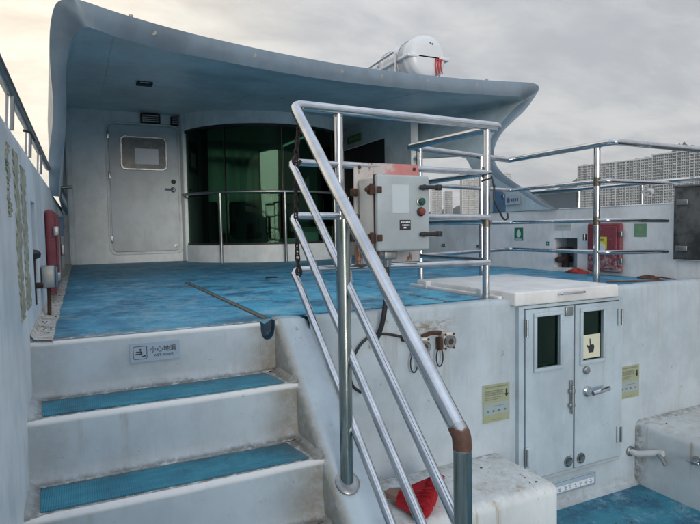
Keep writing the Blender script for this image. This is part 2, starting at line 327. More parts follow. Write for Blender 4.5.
# ------------------------------------------------------------------ mesh helpers (all coordinates in metres, world space)
class MB:
    def __init__(s): s.v = []; s.f = []
    def add(s, vs, fs):
        o = len(s.v); s.v += [tuple(v) for v in vs]; s.f += [tuple(i + o for i in f) for f in fs]; return s
    def box(s, x0, x1, y0, y1, z0, z1):
        vs = [(x, y, z) for x in (x0, x1) for y in (y0, y1) for z in (z0, z1)]
        return s.add(vs, [(0, 1, 3, 2), (4, 6, 7, 5), (0, 4, 5, 1), (2, 3, 7, 6), (0, 2, 6, 4), (1, 5, 7, 3)])
    def rbox(s, x0, x1, y0, y1, z0, z1, r=0.01, seg=3):
        bm = bmesh.new(); bmesh.ops.create_cube(bm, size=1)
        for v in bm.verts: v.co = Vector(((x0 + x1) / 2 + v.co.x * (x1 - x0), (y0 + y1) / 2 + v.co.y * (y1 - y0), (z0 + z1) / 2 + v.co.z * (z1 - z0)))
        bmesh.ops.bevel(bm, geom=bm.edges[:], offset=r, segments=seg, affect='EDGES', profile=0.5)
        bm.verts.index_update(); s.add([v.co for v in bm.verts], [[v.index for v in f.verts] for f in bm.faces]); bm.free(); return s
    def tube(s, pts, r, seg=12, cap=True, closed=False):
        P = [Vector(p) for p in pts]; n = len(P); rs = r if isinstance(r, (list, tuple)) else [r] * n
        base = len(s.v); up = None
        for i in range(n):
            if closed: d = (P[(i + 1) % n] - P[i - 1])
            else: d = (P[min(i + 1, n - 1)] - P[max(i - 1, 0)])
            d.normalize()
            if up is None: up = d.orthogonal().normalized()
            else: up = (up - d * up.dot(d)).normalized()
            w = d.cross(up)
            for j in range(seg):
                a = 2 * math.pi * j / seg; s.v.append(tuple(P[i] + (up * math.cos(a) + w * math.sin(a)) * rs[i]))
        m = n if closed else n - 1
        for i in range(m):
            k = (i + 1) % n
            for j in range(seg):
                a, b = base + i * seg + j, base + i * seg + (j + 1) % seg; c, d = base + k * seg + (j + 1) % seg, base + k * seg + j
                s.f.append((a, b, c, d))
        if cap and not closed:
            s.f.append(tuple(base + j for j in reversed(range(seg)))); s.f.append(tuple(base + (n - 1) * seg + j for j in range(seg)))
        return s
    def cyl(s, a, b, r, seg=16, r2=None): return s.tube([a, b], [r, r if r2 is None else r2], seg)
    def lathe(s, c, axis, prof, seg=24):      # prof: (distance along axis, radius)
        return s.tube([Vector(c) + Vector(axis).normalized() * t for t, _ in prof], [max(r, 1e-4) for _, r in prof], seg)
    def grid(s, rows, closed=False):
        n = len(rows[0]); o = len(s.v)
        for r in rows: s.v += [tuple(p) for p in r]
        for i in range(len(rows) - 1):
            for j in range(n - (0 if closed else 1)):
                k = (j + 1) % n; s.f.append((o + i * n + j, o + i * n + k, o + (i + 1) * n + k, o + (i + 1) * n + j))
        return s
    def prism(s, poly, d):                    # planar polygon (3D points) pushed along vector d
        d = Vector(d); a = [Vector(p) for p in poly]; n = len(a)
        return s.add(a + [p + d for p in a], [tuple(reversed(range(n))), tuple(range(n, 2 * n))] + [(i, (i + 1) % n, n + (i + 1) % n, n + i) for i in range(n)])
    def build(s, name, mat, parent=None, smooth=35):
        me = bpy.data.meshes.new(name)
        off = parent.matrix_world.translation if parent and parent.parent is None else (parent['_o'] if parent and '_o' in parent else Vector((0, 0, 0)))
        root = Vector((0, 0, 0))
        if parent:
            p = parent
            while p: root += p.location; p = p.parent
        me.from_pydata([tuple(Vector(v) - root) for v in s.v], [], s.f)
        bm = bmesh.new(); bm.from_mesh(me); bmesh.ops.recalc_face_normals(bm, faces=bm.faces[:]); bm.to_mesh(me); bm.free()
        me.materials.append(mat)
        if smooth:
            for p in me.polygons: p.use_smooth = True
            me.set_sharp_from_angle(angle=R(smooth))
        o = bpy.data.objects.new(name, me); COL.objects.link(o)
        if parent: o.parent = parent
        return o
def tag(o, label, cat, group=None):
    o['label'] = label; o['category'] = cat
    if group: o['group'] = group
    return o
def thing(name, loc, label, cat, group=None, rz=0):
    o = bpy.data.objects.new(name, None); COL.objects.link(o); o.location = loc; o.rotation_euler = (0, 0, rz); o.empty_display_size = 0.1
    return tag(o, label, cat, group)
def kind(o, k): o['kind'] = k; return o
def arc(pts, rad, n=6):                       # polyline with rounded corners
    P = [Vector(p) for p in pts]; out_ = [P[0]]
    for i in range(1, len(P) - 1):
        a, b, c = P[i - 1], P[i], P[i + 1]; u = (a - b); v = (c - b)
        r = min(rad, u.length * 0.45, v.length * 0.45); p0 = b + u.normalized() * r; p1 = b + v.normalized() * r
        for t in range(n + 1):
            q = t / n; out_.append(p0 * (1 - q) ** 2 + b * 2 * q * (1 - q) + p1 * q * q)
    out_.append(P[-1]); return out_
def resample(pts, n):
    P = [Vector(p) for p in pts]; E = [P[0] * 2 - P[1]] + P + [P[-1] * 2 - P[-2]]; fine = []
    for i in range(1, len(E) - 2):
        for t in range(12):
            q = t / 12; a, b, c, d = E[i - 1], E[i], E[i + 1], E[i + 2]
            fine.append(0.5 * ((2 * b) + (c - a) * q + (2 * a - 5 * b + 4 * c - d) * q * q + (3 * b - a - 3 * c + d) * q ** 3))
    fine.append(P[-1]); L = [0]
    for i in range(1, len(fine)): L.append(L[-1] + (fine[i] - fine[i - 1]).length)
    res = []; j = 0
    for k in range(n):
        t = L[-1] * k / (n - 1)
        while j < len(L) - 2 and L[j + 1] < t: j += 1
        q = (t - L[j]) / max(1e-9, L[j + 1] - L[j]); res.append(fine[j].lerp(fine[j + 1], min(1, q)))
    return res
def text(name, body, mat, parent, size, o, ux, uz, depth=0.0006):  # flat print: origin o, x along ux, up along uz
    cu = bpy.data.curves.new(name, 'FONT'); cu.body = body; cu.size = size; cu.extrude = depth; cu.resolution_u = 3
    t = bpy.data.objects.new(name, cu); COL.objects.link(t); dg = bpy.context.evaluated_depsgraph_get()
    me = bpy.data.meshes.new_from_object(t.evaluated_get(dg)); bpy.data.objects.remove(t)
    ux, uz, o = Vector(ux), Vector(uz), Vector(o); b = MB(); nrm = ux.cross(uz)
    b.add([o + ux * v.co.x + uz * v.co.y + nrm * v.co.z for v in me.vertices], [list(p.vertices) for p in me.polygons])
    return b.build(name, mat, parent, 0)
def wallgrid(x0, x1, ys, zs, holes):          # slab between planes x0 and x1 with rectangular holes, one skin
    b = MB(); ny, nz = len(ys), len(zs); idx = {}
    def vid(s_, i, j):
        k = (s_, i, j)
        if k not in idx: idx[k] = len(b.v); b.v.append(((x0, x1)[s_], ys[i], zs[j]))
        return idx[k]
    solid = lambda i, j: 0 <= i < ny - 1 and 0 <= j < nz - 1 and (i, j) not in holes
    for i in range(ny - 1):
        for j in range(nz - 1):
            if not solid(i, j): continue
            for s_ in (0, 1): b.f.append((vid(s_, i, j), vid(s_, i + 1, j), vid(s_, i + 1, j + 1), vid(s_, i, j + 1)))
            for (di, dj, e) in ((-1, 0, ((0, 0), (0, 1))), (1, 0, ((1, 0), (1, 1))), (0, -1, ((0, 0), (1, 0))), (0, 1, ((0, 1), (1, 1)))):
                if not solid(i + di, j + dj):
                    (a, c), (d, g) = e; b.f.append((vid(0, i + a, j + c), vid(0, i + d, j + g), vid(1, i + d, j + g), vid(1, i + a, j + c)))
    return b

# ------------------------------------------------------------------ setting: sea, hills, decks
b = MB(); b.add([(-3200, -3200, -3.4), (3200, -3200, -3.4), (3200, 3200, -3.4), (-3200, 3200, -3.4)], [(0, 1, 2, 3)])
kind(b.build('sea', m_water), 'structure')
def hills():
    rows = []; r2 = random.Random(3)
    ph = [r2.uniform(0, 6.28) for _ in range(9)]
    def ridge(az, k):
        T = [(-70, 60), (-30, 80), (0, 45), (13, 60), (30, 50), (36, 80), (42.6, 140), (44, 130), (45.9, 140), (47.7, 172), (50, 195), (53, 215), (55, 236), (56.4, 277), (57.5, 252), (60, 200), (75, 110), (105, 90), (130, 60)]
        for (a0, h0), (a1, h1) in zip(T, T[1:]):
            if a0 <= az <= a1: h = h0 + (h1 - h0) * (az - a0) / (a1 - a0)
        az = az * 1.7
        return h * (1 + 0.012 * math.sin(az * 3.1 + ph[0]) + 0.012 * math.sin(az * 7.7 + ph[1]) + 0.008 * math.sin(az * 17 + ph[2]))
    prof = [(0, 0.0), (150, 0.25), (320, 0.55), (520, 0.85), (700, 1.0), (900, 0.8), (1200, 0.0)]
    azs = [-60 + i * 0.2 for i in range(900)]
    for dd, f in prof:
        row = []
        for a in azs:
            d = 1500 + dd; z = -4 + ridge(a + (dd - 700) * 0.002, 0) * f * (1 + (0.05 if dd < 600 else 0.0) * math.sin(a * 5 + dd)) + (r2.uniform(-4, 4) * f)
            row.append((d * math.sin(R(a)), d * math.cos(R(a)), z))
        rows.append(row)
    kind(MB().grid(rows).build('hills', m_hill, None, 60), 'structure')
hills()
rows = [[(d * math.sin(R(a)), d * math.cos(R(a)), z) for a in range(24, 90, 2)] for d, z in ((425, -6.0), (428, -1.6), (900, -1.0), (1600, 2.0))]
kind(MB().grid(rows).build('shore', m_shore, None, 0), 'structure')
# upper deck: blue sheet, with camber ignored
b = MB(); b.box(-0.13, 4.163, 2.66, 8.897, -0.12, 0.0); b.add([(-0.13, 2.612, 0), (0.765, 2.612, 0), (0.765, 2.659, 0), (-0.13, 2.659, 0)], [(0, 1, 2, 3)])
kind(b.build('upper_deck', m_deck), 'structure')
b = MB(); b.box(-0.6, 4.6, -3.5, 2.545, -1.45, -1.33); kind(b.build('lower_deck', m_lower), 'structure')
b = MB(); rows = []
for i in range(90):
    y = 2.60 + i * 0.07; j = 0.003 * math.sin(i * 0.7) + rnd.uniform(-0.0012, 0.0012)
    rows.append([(-0.199, y, 0.035 + rnd.uniform(-0.004, 0.004)), (-0.185, y, 0.012), (-0.16, y, 0.006 + rnd.uniform(0, 0.004)), (-0.122 + j, y, 0.004), (-0.116 + j, y, -0.01)])
b.grid(rows); kind(b.build('deck_gutter', m_gutter), 'structure')

# hull below the decks
h = thing('hull', (2, -0.5, -1.4), "pale painted ferry hull below the deck edges", 'hull')
MB().grid([[(-0.36, y, 0.0), (-0.42, y, -0.08), (-0.36, y, -0.2), (-0.30, y, -3.6)] for y in (-3.6, 0, 4, 8, 14)]).build('hull_plating', m_hull, h)
MB().grid([[(4.335, y, -0.0), (4.72, y, -0.03), (4.72, y, -0.12), (4.33, y, -0.2), (4.30, y, -3.6)] for y in (-3.6, 0, 4, 8, 14)]).build('hull_plating', m_hull, h)
MB().box(-0.3, 4.3, -3.65, -3.55, -3.6, -0.9).build('transom', m_hull, h)

# ------------------------------------------------------------------ left bulwark
lb = thing('bulwark', (-0.2, 3, 0), "tall blue-white bulwark wall along the left side of the stairs and deck", 'bulwark')
ys = [-3.5, 1.0, 2.0, 2.985, 3.25, 3.9, 9.2]; zs = [-1.4, -0.05, 0.10, 0.38, 0.60, 0.78]
wl = wallgrid(-0.2, -0.36, ys, zs, {(3, 2), (3, 3)})
wl.build('wall', m_bulw, lb)
MB().tube(arc([(-0.28, -3.5, 0.785), (-0.28, 5.6, 0.785)], 0.1), 0.078, 12).build('capping', m_bulw, lb)
MB().box(-0.375, -0.361, 2.94, 3.30, 0.06, 0.64).build('recess_back', m_recess, lb)
def ragged(name, y0, y1, z0, z1, seed):
    r_ = random.Random(seed); rows = []; n = 46
    for i in range(n + 1):
        z = z0 + (z1 - z0) * i / n; a = y0 + r_.uniform(-0.012, 0.03) + 0.012 * math.sin(i * 0.23 + seed); c = y1 + r_.uniform(-0.05, 0.02) + 0.02 * math.sin(i * 0.31)
        rows.append([(-0.1995, a, z), (-0.196, a + 0.004, z)] + [(-0.1972 + r_.uniform(-0.0006, 0.0012), a + (c - a) * q / 6, z) for q in range(1, 6)] + [(-0.196, c - 0.004, z), (-0.1995, c, z)])
    MB().grid(rows).build(name, m_putty, lb, 80)
ragged('peeling_strip', 2.27, 2.44, 0.13, 0.74, 1); ragged('peeling_strip', 2.52, 2.72, 0.14, 0.71, 2); ragged('peeling_strip', 2.05, 2.13, 0.50, 0.735, 3)
# rail on the left bulwark
lr = thing('bulwark_rail', (-0.22, 2, 0.78), "dull grey rail on short posts along the left bulwark top", 'railing')
MB().tube([(-0.215, -2.5, 0.985), (-0.215, 5.25, 0.985)], 0.021, 14).build('rail', m_steel_d, lr)
for y in (0.2, 1.3, 2.50, 3.35, 4.24): MB().cyl((-0.225, y, 0.84), (-0.217, y, 0.97), 0.016, 14).build('post', m_steel_d, lr)
MB().tube(arc([(-0.215, 3.0, 0.92), (-0.19, 3.02, 0.92), (-0.19, 3.28, 0.92)], 0.02), 0.006, 8).build('hook', m_black, lr)
# bollard and recess on the left
def bollard(name, x, y, label, sgn=1, s=1.0, w=1.0):
    t = thing(name, (x, y, 0), label, 'bollard')
    MB().lathe((x, y, 0.0), (0, 0, 1), [(0, 0.085 * s * w), (0.012, 0.085 * s * w), (0.014, 0.05 * s * w), (0.16 * s, 0.048 * s * w), (0.25 * s, 0.05 * s * w)]).build('post', m_bollard, t)
    MB().lathe((x, y, 0.25 * s), (0, 0, 1), [(0, 0.05 * s * w), (0.01, 0.085 * s * w), (0.03, 0.09 * s * w), (0.045, 0.07 * s * w), (0.052, 0.0)]).build('cap', m_black, t)
    MB().lathe((x - sgn * 0.1 * w, y, 0.15 * s), (sgn, 0, 0), [(0, 0.028 * w), (0.03, 0.03 * w), (0.2 * w, 0.03 * w), (0.22 * w, 0.022 * w)]).build('cross_bar', m_bollard, t)
    return t
bollard('bollard', -0.232, 3.12, "rusty brown bollard with black cap in the left bulwark opening", 1, 1.28, 0.5)
j = thing('junction_box', (-0.17, 3.6, 0.1), "small grey junction box on the left bulwark in front of the red locker", 'junction box')
MB().rbox(-0.197, -0.130, 3.42, 3.53, 0.15, 0.27, 0.008).build('box', m_steel_d, j); MB().rbox(-0.1295, -0.120, 3.43, 3.52, 0.16, 0.26, 0.004).build('lid', m_bluep, j)
MB().tube(arc([(-0.165, 3.47, 0.15), (-0.165, 3.47, 0.09), (-0.165, 3.40, 0.01)], 0.04), 0.010, 8).build('conduit', m_rustmetal, j)
rl = thing('fire_locker', (-0.17, 4.6, 0), "scuffed narrow red locker door on the left bulwark", 'locker')
MB().rbox(-0.197, -0.145, 4.05, 5.05, 0.05, 0.60, 0.02).build('body', m_redl, rl)
MB().rbox(-0.1445, -0.135, 4.16, 4.94, 0.11, 0.54, 0.004).build('door', m_redl, rl)
MB().box(-0.1345, -0.1335, 4.35, 4.55, 0.16, 0.46).build('notice_strip', m_putty, rl)
for z in (0.17, 0.46): MB().rbox(-0.15, -0.118, 4.00, 4.05, z - 0.03, z + 0.03, 0.006).build('hinge', m_steel_d, rl)
MB().rbox(-0.135, -0.11, 4.75, 4.80, 0.28, 0.36, 0.006).build('latch', m_steel_d, rl)
bp = thing('wall_panel', (-0.19, 6, 0.5), "small blue painted panel near the far end of the left bulwark", 'panel')
MB().rbox(-0.197, -0.15, 6.4, 6.8, 0.42, 0.62, 0.008).build('panel', m_bluep, bp); MB().rbox(-0.149, -0.14, 6.55, 6.65, 0.5, 0.54, 0.004).build('catch', m_steel_d, bp)
rp = thing('rope_coil', (-0.14, 6.9, 0.8), "dark grey rope coil hanging on the left wing wall", 'rope')
for q in range(4):
    MB().tube([(-0.145 + 0.010 * q, 6.2 + 0.10 * math.sin(a) + q * 0.03, 0.80 - 0.02 * q + 0.10 * math.cos(a)) for a in [2 * math.pi * i / 20 for i in range(20)]], 0.012, 6, closed=True).build('rope_turn', m_steel_d, rp)
MB().cyl((-0.16, 6.24, 0.90), (-0.05, 6.24, 0.91), 0.014).build('peg', m_steel_d, rp)

# ------------------------------------------------------------------ staircase
st = thing('staircase', (0.32, 1.9, -1.3), "white moulded staircase with blue tread pads leading up to the deck", 'staircase')
NY = [2.60, 2.31, 2.03, 1.75, 1.47]; NZ = [0.0, -0.24, -0.48, -0.72, -0.96]; FL = -1.33
def prof(i):
    y, z = NY[i], NZ[i]; zb = NZ[i + 1] if i < 4 else FL
    P = []
    yb = (NY[i - 1] if i else 2.66)
    if i: P += [(yb - 0.035, z + 0.0)]
    else: P += [(2.66, z - 0.004), (2.63, z + 0.004)]
    for t in range(7): a = R(90 * t / 6); P.append((y + 0.022 - 0.022 * math.sin(a) , z - 0.022 + 0.022 * math.cos(a)))
    P += [(y + 0.006, z - 0.12), (y + 0.004, zb + 0.05)]
    for t in range(1, 6): a = R(90 * t / 5); P.append((y + 0.004 - 0.035 * (1 - math.cos(a)), zb + 0.035 - 0.035 * math.sin(a)))
    return P
for i in range(5):
    P = prof(i); xr = 0.766 if i == 0 else 0.846
    rows = []
    n = 40
    for k in range(n + 1):
        x = -0.2 + (xr + 0.2) * k / n; w = 0.002 * math.sin(x * 9 + i) + 0.0015 * math.sin(x * 23 + i * 2)
        lift = 0.0
        e = max(0.0, (x - (xr - 0.05)) / 0.05) if i else 0.0; e2 = max(0, (-0.15 - x) / 0.05)
        lift = 0.03 * e * e + 0.03 * e2 * e2
        rows.append([(x, y + w - (lift * 0.4 if q > 8 else 0), z + (lift if q < 3 or q > len(P) - 3 else lift * 0.5)) for q, (y, z) in enumerate(P)])
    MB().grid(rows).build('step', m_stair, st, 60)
for i in range(1, 5):
    y0, y1, z = NY[i] + 0.036, NY[i - 1] - 0.045, NZ[i]
    b = MB(); b.prism([(-0.155, y0 + 0.004, z + 0.001), (0.795, y0, z + 0.001), (0.795 - 0.03, y1 - 0.01, z + 0.001), (-0.165, y1, z + 0.001)], (0, 0, 0.005)); b.build('tread_pad', m_tread, st, 0)
# right stringer (sloping side wall) with rounded inner edge
SL = 0.235 / 0.285
rows = []
for y in [2.72, 2.64, 2.60, 2.5, 2.31, 2.03, 1.75, 1.47, 1.2, 1.05]:
    z = 0.006 if y > 2.6 else 0.006 - (2.60 - y) * SL * 1.04
    if y > 2.65: z = 0.006
    rows.append([(0.838, y, z - 0.42), (0.838, y, z - 0.035), (0.842, y, z - 0.014), (0.856, y, z), (0.985, y, z - 0.004), (1.006, y, z - 0.016), (1.012, y, z - 0.04), (1.012, y, min(z - 0.5, -0.6) if y < 2.5 else z - 0.5)])
for r in rows:
    y = r[0][1]
    if y < 2.58: r[-1] = (1.012, y, -1.34)
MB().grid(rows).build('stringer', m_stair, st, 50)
MB().box(0.85, 1.0, 1.02, 1.055, -1.34, -1.262).build('stringer_toe', m_stair, st)
# drain notch between top riser and stringer
U = [(0.766, 0.003), (0.767, -0.035), (0.772, -0.066), (0.784, -0.084), (0.80, -0.089), (0.818, -0.084), (0.831, -0.066), (0.837, -0.035), (0.839, 0.003)]
MB().grid([[(x, 2.6035, z) for x, z in U], [(x, 2.654, z * 0.9) for x, z in U], [(0.8025, 2.656, -0.02 + z * 0.05) for x, z in U]]).build('drain_notch', m_notch, st, 60)
MB().grid([[(x, 2.6035, z) for x, z in U], [(x, 2.6030, -0.243) for x, z in U]]).build('riser_end', m_stair, st, 60)
# wet floor sign on the top riser
sg = thing('caution_sign', (0.25, 2.6, -0.09), "pale blue sticker reading 小心地滑 WET FLOOR on the top riser", 'sign')
X0, X1, Z0, Z1, YF = 0.175, 0.385, -0.128, -0.045, 2.597
MB().box(X0, X1, YF - 0.001, YF + 0.01, Z0, Z1).build('sheet', m_bluepaper, sg)
yy = YF - 0.0018
text('lettering', "小心地滑", m_ink, sg, 0.0285, (X0 + 0.082, yy, Z0 + 0.041), (1, 0, 0), (0, 0, 1))
text('lettering', "WET FLOOR", m_ink, sg, 0.0150, (X0 + 0.098, yy, Z0 + 0.020), (1, 0, 0), (0.06, 0, 1))
fr = MB()
cx0, cz0, hw = X0 + 0.042, Z0 + 0.042, 0.028
ring = [(cx0 + sx * (hw - 0.006) + 0.006 * math.cos(R(a)), yy, cz0 + sz * (hw - 0.006) + 0.006 * math.sin(R(a))) for sx, sz, a0 in ((1, 1, 0), (-1, 1, 90), (-1, -1, 180), (1, -1, 270)) for a in (a0, a0 + 45, a0 + 90)]
fr.tube(ring, 0.0011, 5, closed=True); fr.build('pictogram_frame', m_ink, sg, 0)
pg = MB()
pg.lathe((cx0 + 0.001, yy, cz0 + 0.013), (0, -1, 0), [(0, 0.0045), (0.0006, 0.0045)], 12)
pg.prism([(cx0 - 0.001, yy, cz0 + 0.008), (cx0 + 0.005, yy, cz0 + 0.006), (cx0 + 0.010, yy, cz0 - 0.006), (cx0 + 0.003, yy, cz0 - 0.004)], (0, -0.0006, 0))
pg.prism([(cx0 - 0.018, yy, cz0 + 0.004), (cx0 - 0.016, yy, cz0 + 0.007), (cx0 + 0.001, yy, cz0 + 0.004), (cx0 + 0.001, yy, cz0 - 0.001)], (0, -0.0006, 0))
pg.prism([(cx0 - 0.020, yy, cz0 - 0.007), (cx0 - 0.018, yy, cz0 - 0.003), (cx0 + 0.006, yy, cz0 - 0.004), (cx0 + 0.006, yy, cz0 - 0.009)], (0, -0.0006, 0))
pg.prism([(cx0 - 0.002, yy, cz0 - 0.018), (cx0 + 0.022, yy, cz0 - 0.011), (cx0 + 0.022, yy, cz0 - 0.018)], (0, -0.0006, 0)); pg.build('slipping_figure', m_ink, sg, 0)

# ------------------------------------------------------------------ bulkhead between the decks
bk = thing('bulkhead', (2.5, 2.55, -0.6), "white bulkhead wall between the upper blue deck and lower deck", 'wall')
def lip(x0, x1, zt, name):
    rows = []
    n = max(2, int((x1 - x0) / 0.06))
    for k in range(n + 1):
        x = x0 + (x1 - x0) * k / n; w = 0.0018 * math.sin(x * 7) + 0.0012 * math.sin(x * 19); zz = zt + 0.001 * math.sin(x * 13)
        P = [(2.70, -0.002), (2.655, zz - 0.006), (2.62, zz)] + [(2.55 + 0.03 - 0.03 * math.sin(R(a)), zz - 0.03 + 0.03 * math.cos(R(a))) for a in (0, 15, 30, 45, 60, 75, 90)] + [(2.549, -0.4), (2.548, -0.9), (2.548, -1.29)] + [(2.548 - 0.04 * (1 - math.cos(R(a))), -1.29 - 0.04 * math.sin(R(a))) for a in (30, 60, 90)]
        rows.append([(x, y + w, z) for y, z in P])
    return MB().grid(rows).build(name, m_bulk, bk, 60)
lip(1.0, 2.305, 0.012, 'wall_panel'); lip(3.134, 4.164, 0.034, 'wall_panel')
rows = [[(x, 2.547, -1.105), (x, 2.547, -1.29), (x, 2.536, -1.32), (x, 2.508, -1.33)] for x in (2.305, 2.7, 3.192)]
MB().grid(rows).build('sill_panel', m_bulk, bk, 60)
MB().rbox(2.315, 3.19, 2.525, 2.57, -1.125, -1.10, 0.006).build('door_sill', m_bulk, bk)

# ------------------------------------------------------------------ companionway hood and its doors
hd = thing('companionway_hood', (2.7, 2.9, 0), "low white companionway hood with twin doors and flat lid set in the deck edge", 'hatch')
MB().rbox(2.262, 3.130, 2.50, 3.56, -0.028, 0.054, 0.012, 3).build('lid', m_lid, hd)
MB().box(2.30, 3.06, 2.565, 3.54, -0.01, -0.0285).build('lid_seal', m_black, hd)
cb = MB(); cb.box(2.275, 2.325, 2.58, 3.60, 0.001, 0.03)
MB().rbox(2.225, 2.256, 2.60, 3.60, 0.001, 0.026, 0.006).build('side_coaming', m_lid, hd)
for y in (2.78, 3.38): MB().rbox(2.215, 2.263, y - 0.02, y + 0.02, 0.004, 0.058, 0.006).build('hinge_bracket', m_lid, hd)
MB().tube(arc([(2.60, 2.50, 0.024), (2.60, 2.475, 0.028), (2.80, 2.475, 0.028), (2.80, 2.50, 0.024)], 0.015), 0.0075, 8).build('lid_handle', m_steel, hd)
fr = MB(); fr.box(2.305, 2.345, 2.518, 2.60, -1.10, -0.032); fr.box(3.155, 3.192, 2.518, 2.60, -1.10, -0.032); fr.box(2.345, 3.155, 2.518, 2.60, -0.05, -0.032)
fr.build('door_frame', m_hatchdoor, hd)
MB().box(2.345, 3.155, 2.62, 2.63, -1.10, -0.05).build('dark_interior', m_darkhole, hd)
def leaf(x0, x1, wx0, wx1, side):
    zb, zt, wz0, wz1 = -1.088, -0.056, -0.415, -0.100
    b = MB(); y0, y1 = 2.508, 2.54
    xs, zz = [x0, wx0, wx1, x1], [zb, wz0, wz1, zt]
    g = wallgrid(y0, y1, xs, zz, {(1, 1)}); g.v = [(v[1], v[0], v[2]) for v in g.v]
    d = g.build('door_leaf', m_hatchdoor, hd)
    f = MB(); t = 0.022
    for (a, c, e, q) in ((wx0 - t, wx1 + t, wz1 - 0.002, wz1 + t), (wx0 - t, wx1 + t, wz0 - t, wz0 + 0.002), (wx0 - t, wx0 + 0.002, wz0 + 0.002, wz1 - 0.002), (wx1 - 0.002, wx1 + t, wz0 + 0.002, wz1 - 0.002)): f.rbox(a, c, 2.498, 2.5075, e, q, 0.003, 2)
    f.build('window_frame', m_hatchdoor, d)
    MB().box(wx0, wx1, 2.522, 2.527, wz0, wz1).build('window_pane', m_dglass, d)
    for z in (-0.16, -0.94):
        xx = x0 + 0.006 if side < 0 else x1 - 0.006
        MB().rbox(xx - 0.014, xx + 0.014, 2.497, 2.5075, z - 0.055, z + 0.055, 0.004).build('hinge', m_hatchdoor, d)
        MB().cyl((xx - side * -0.012, 2.492, z - 0.05), (xx - side * -0.012, 2.492, z + 0.05), 0.008, 10).build('hinge_pin', m_steel_d, d)
    return d
dl = leaf(2.352, 2.738, 2.430, 2.620, -1); dr = leaf(2.752, 3.148, 2.812, 2.995, 1)
b = MB(); b.lathe((2.855, 2.507, -0.612), (0, -1, 0), [(0, 0.034), (0.008, 0.034), (0.014, 0.022), (0.04, 0.018), (0.05, 0.018)], 20); b.build('handle_rose', m_steel, dr)
MB().tube(arc([(2.855, 2.46, -0.612), (2.90, 2.452, -0.606), (2.995, 2.458, -0.60)], 0.02), [0.016] * 9, 12).build('lever_handle', m_steel, dr)
MB().lathe((2.845, 2.507, -0.475), (0, -1, 0), [(0, 0.026), (0.012, 0.026), (0.018, 0.02), (0.02, 0.0)], 20).build('lock', m_steel_d, dr)
for x, d in ((2.695, dl), (2.805, dr)): MB().lathe((x, 2.507, -1.035), (0, -1, 0), [(0, 0.034), (0.006, 0.034), (0.012, 0.024), (0.004, 0.015), (0.004, 0.0)], 20).build('vent_plug', m_steel_d, d)
b = MB(); b.rbox(2.700, 2.722, 2.494, 2.507, -0.70, -0.52, 0.004); b.rbox(2.69, 2.735, 2.486, 2.507, -0.60, -0.575, 0.004); b.rbox(2.69, 2.735, 2.486, 2.507, -0.69, -0.665, 0.004); b.cyl((2.711, 2.488, -0.73), (2.711, 2.488, -0.55), 0.008, 8); b.build('slide_bolt', m_steel_d, dl)
MB().rbox(2.66, 2.72, 2.494, 2.507, -0.115, -0.06, 0.004).build('top_latch', m_steel_d, dl)
hs = thing('hand_sticker', (2.9, 2.5, -0.3), "cream sticker with a black pointing hand on the right door window", 'sticker')
MB().box(2.820, 2.985, 2.5195, 2.521, -0.405, -0.255).build('sheet', m_yellowsheet if False else plain("cream_sticker", (0.62, 0.62, 0.48), 0.5, 0, 0.1), hs)
hx, hz = 2.902, -0.335; y = 2.5185
hb = MB(); hb.prism([(hx - 0.018, y, hz - 0.035), (hx + 0.022, y, hz - 0.035), (hx + 0.03, y, hz + 0.002), (hx + 0.022, y, hz + 0.016), (hx - 0.008, y, hz + 0.016), (hx - 0.026, y, hz - 0.006)], (0, -0.0006, 0))
hb.prism([(hx - 0.010, y, hz + 0.0162), (hx + 0.000, y, hz + 0.0162), (hx - 0.006, y, hz + 0.055), (hx - 0.013, y, hz + 0.055)], (0, -0.0006, 0))
hb.prism([(hx - 0.0262, y, hz - 0.004), (hx - 0.04, y, hz + 0.012), (hx - 0.034, y, hz + 0.018), (hx - 0.0165, y, hz + 0.006)], (0, -0.0006, 0)); hb.build('hand', m_ink, hs, 0)

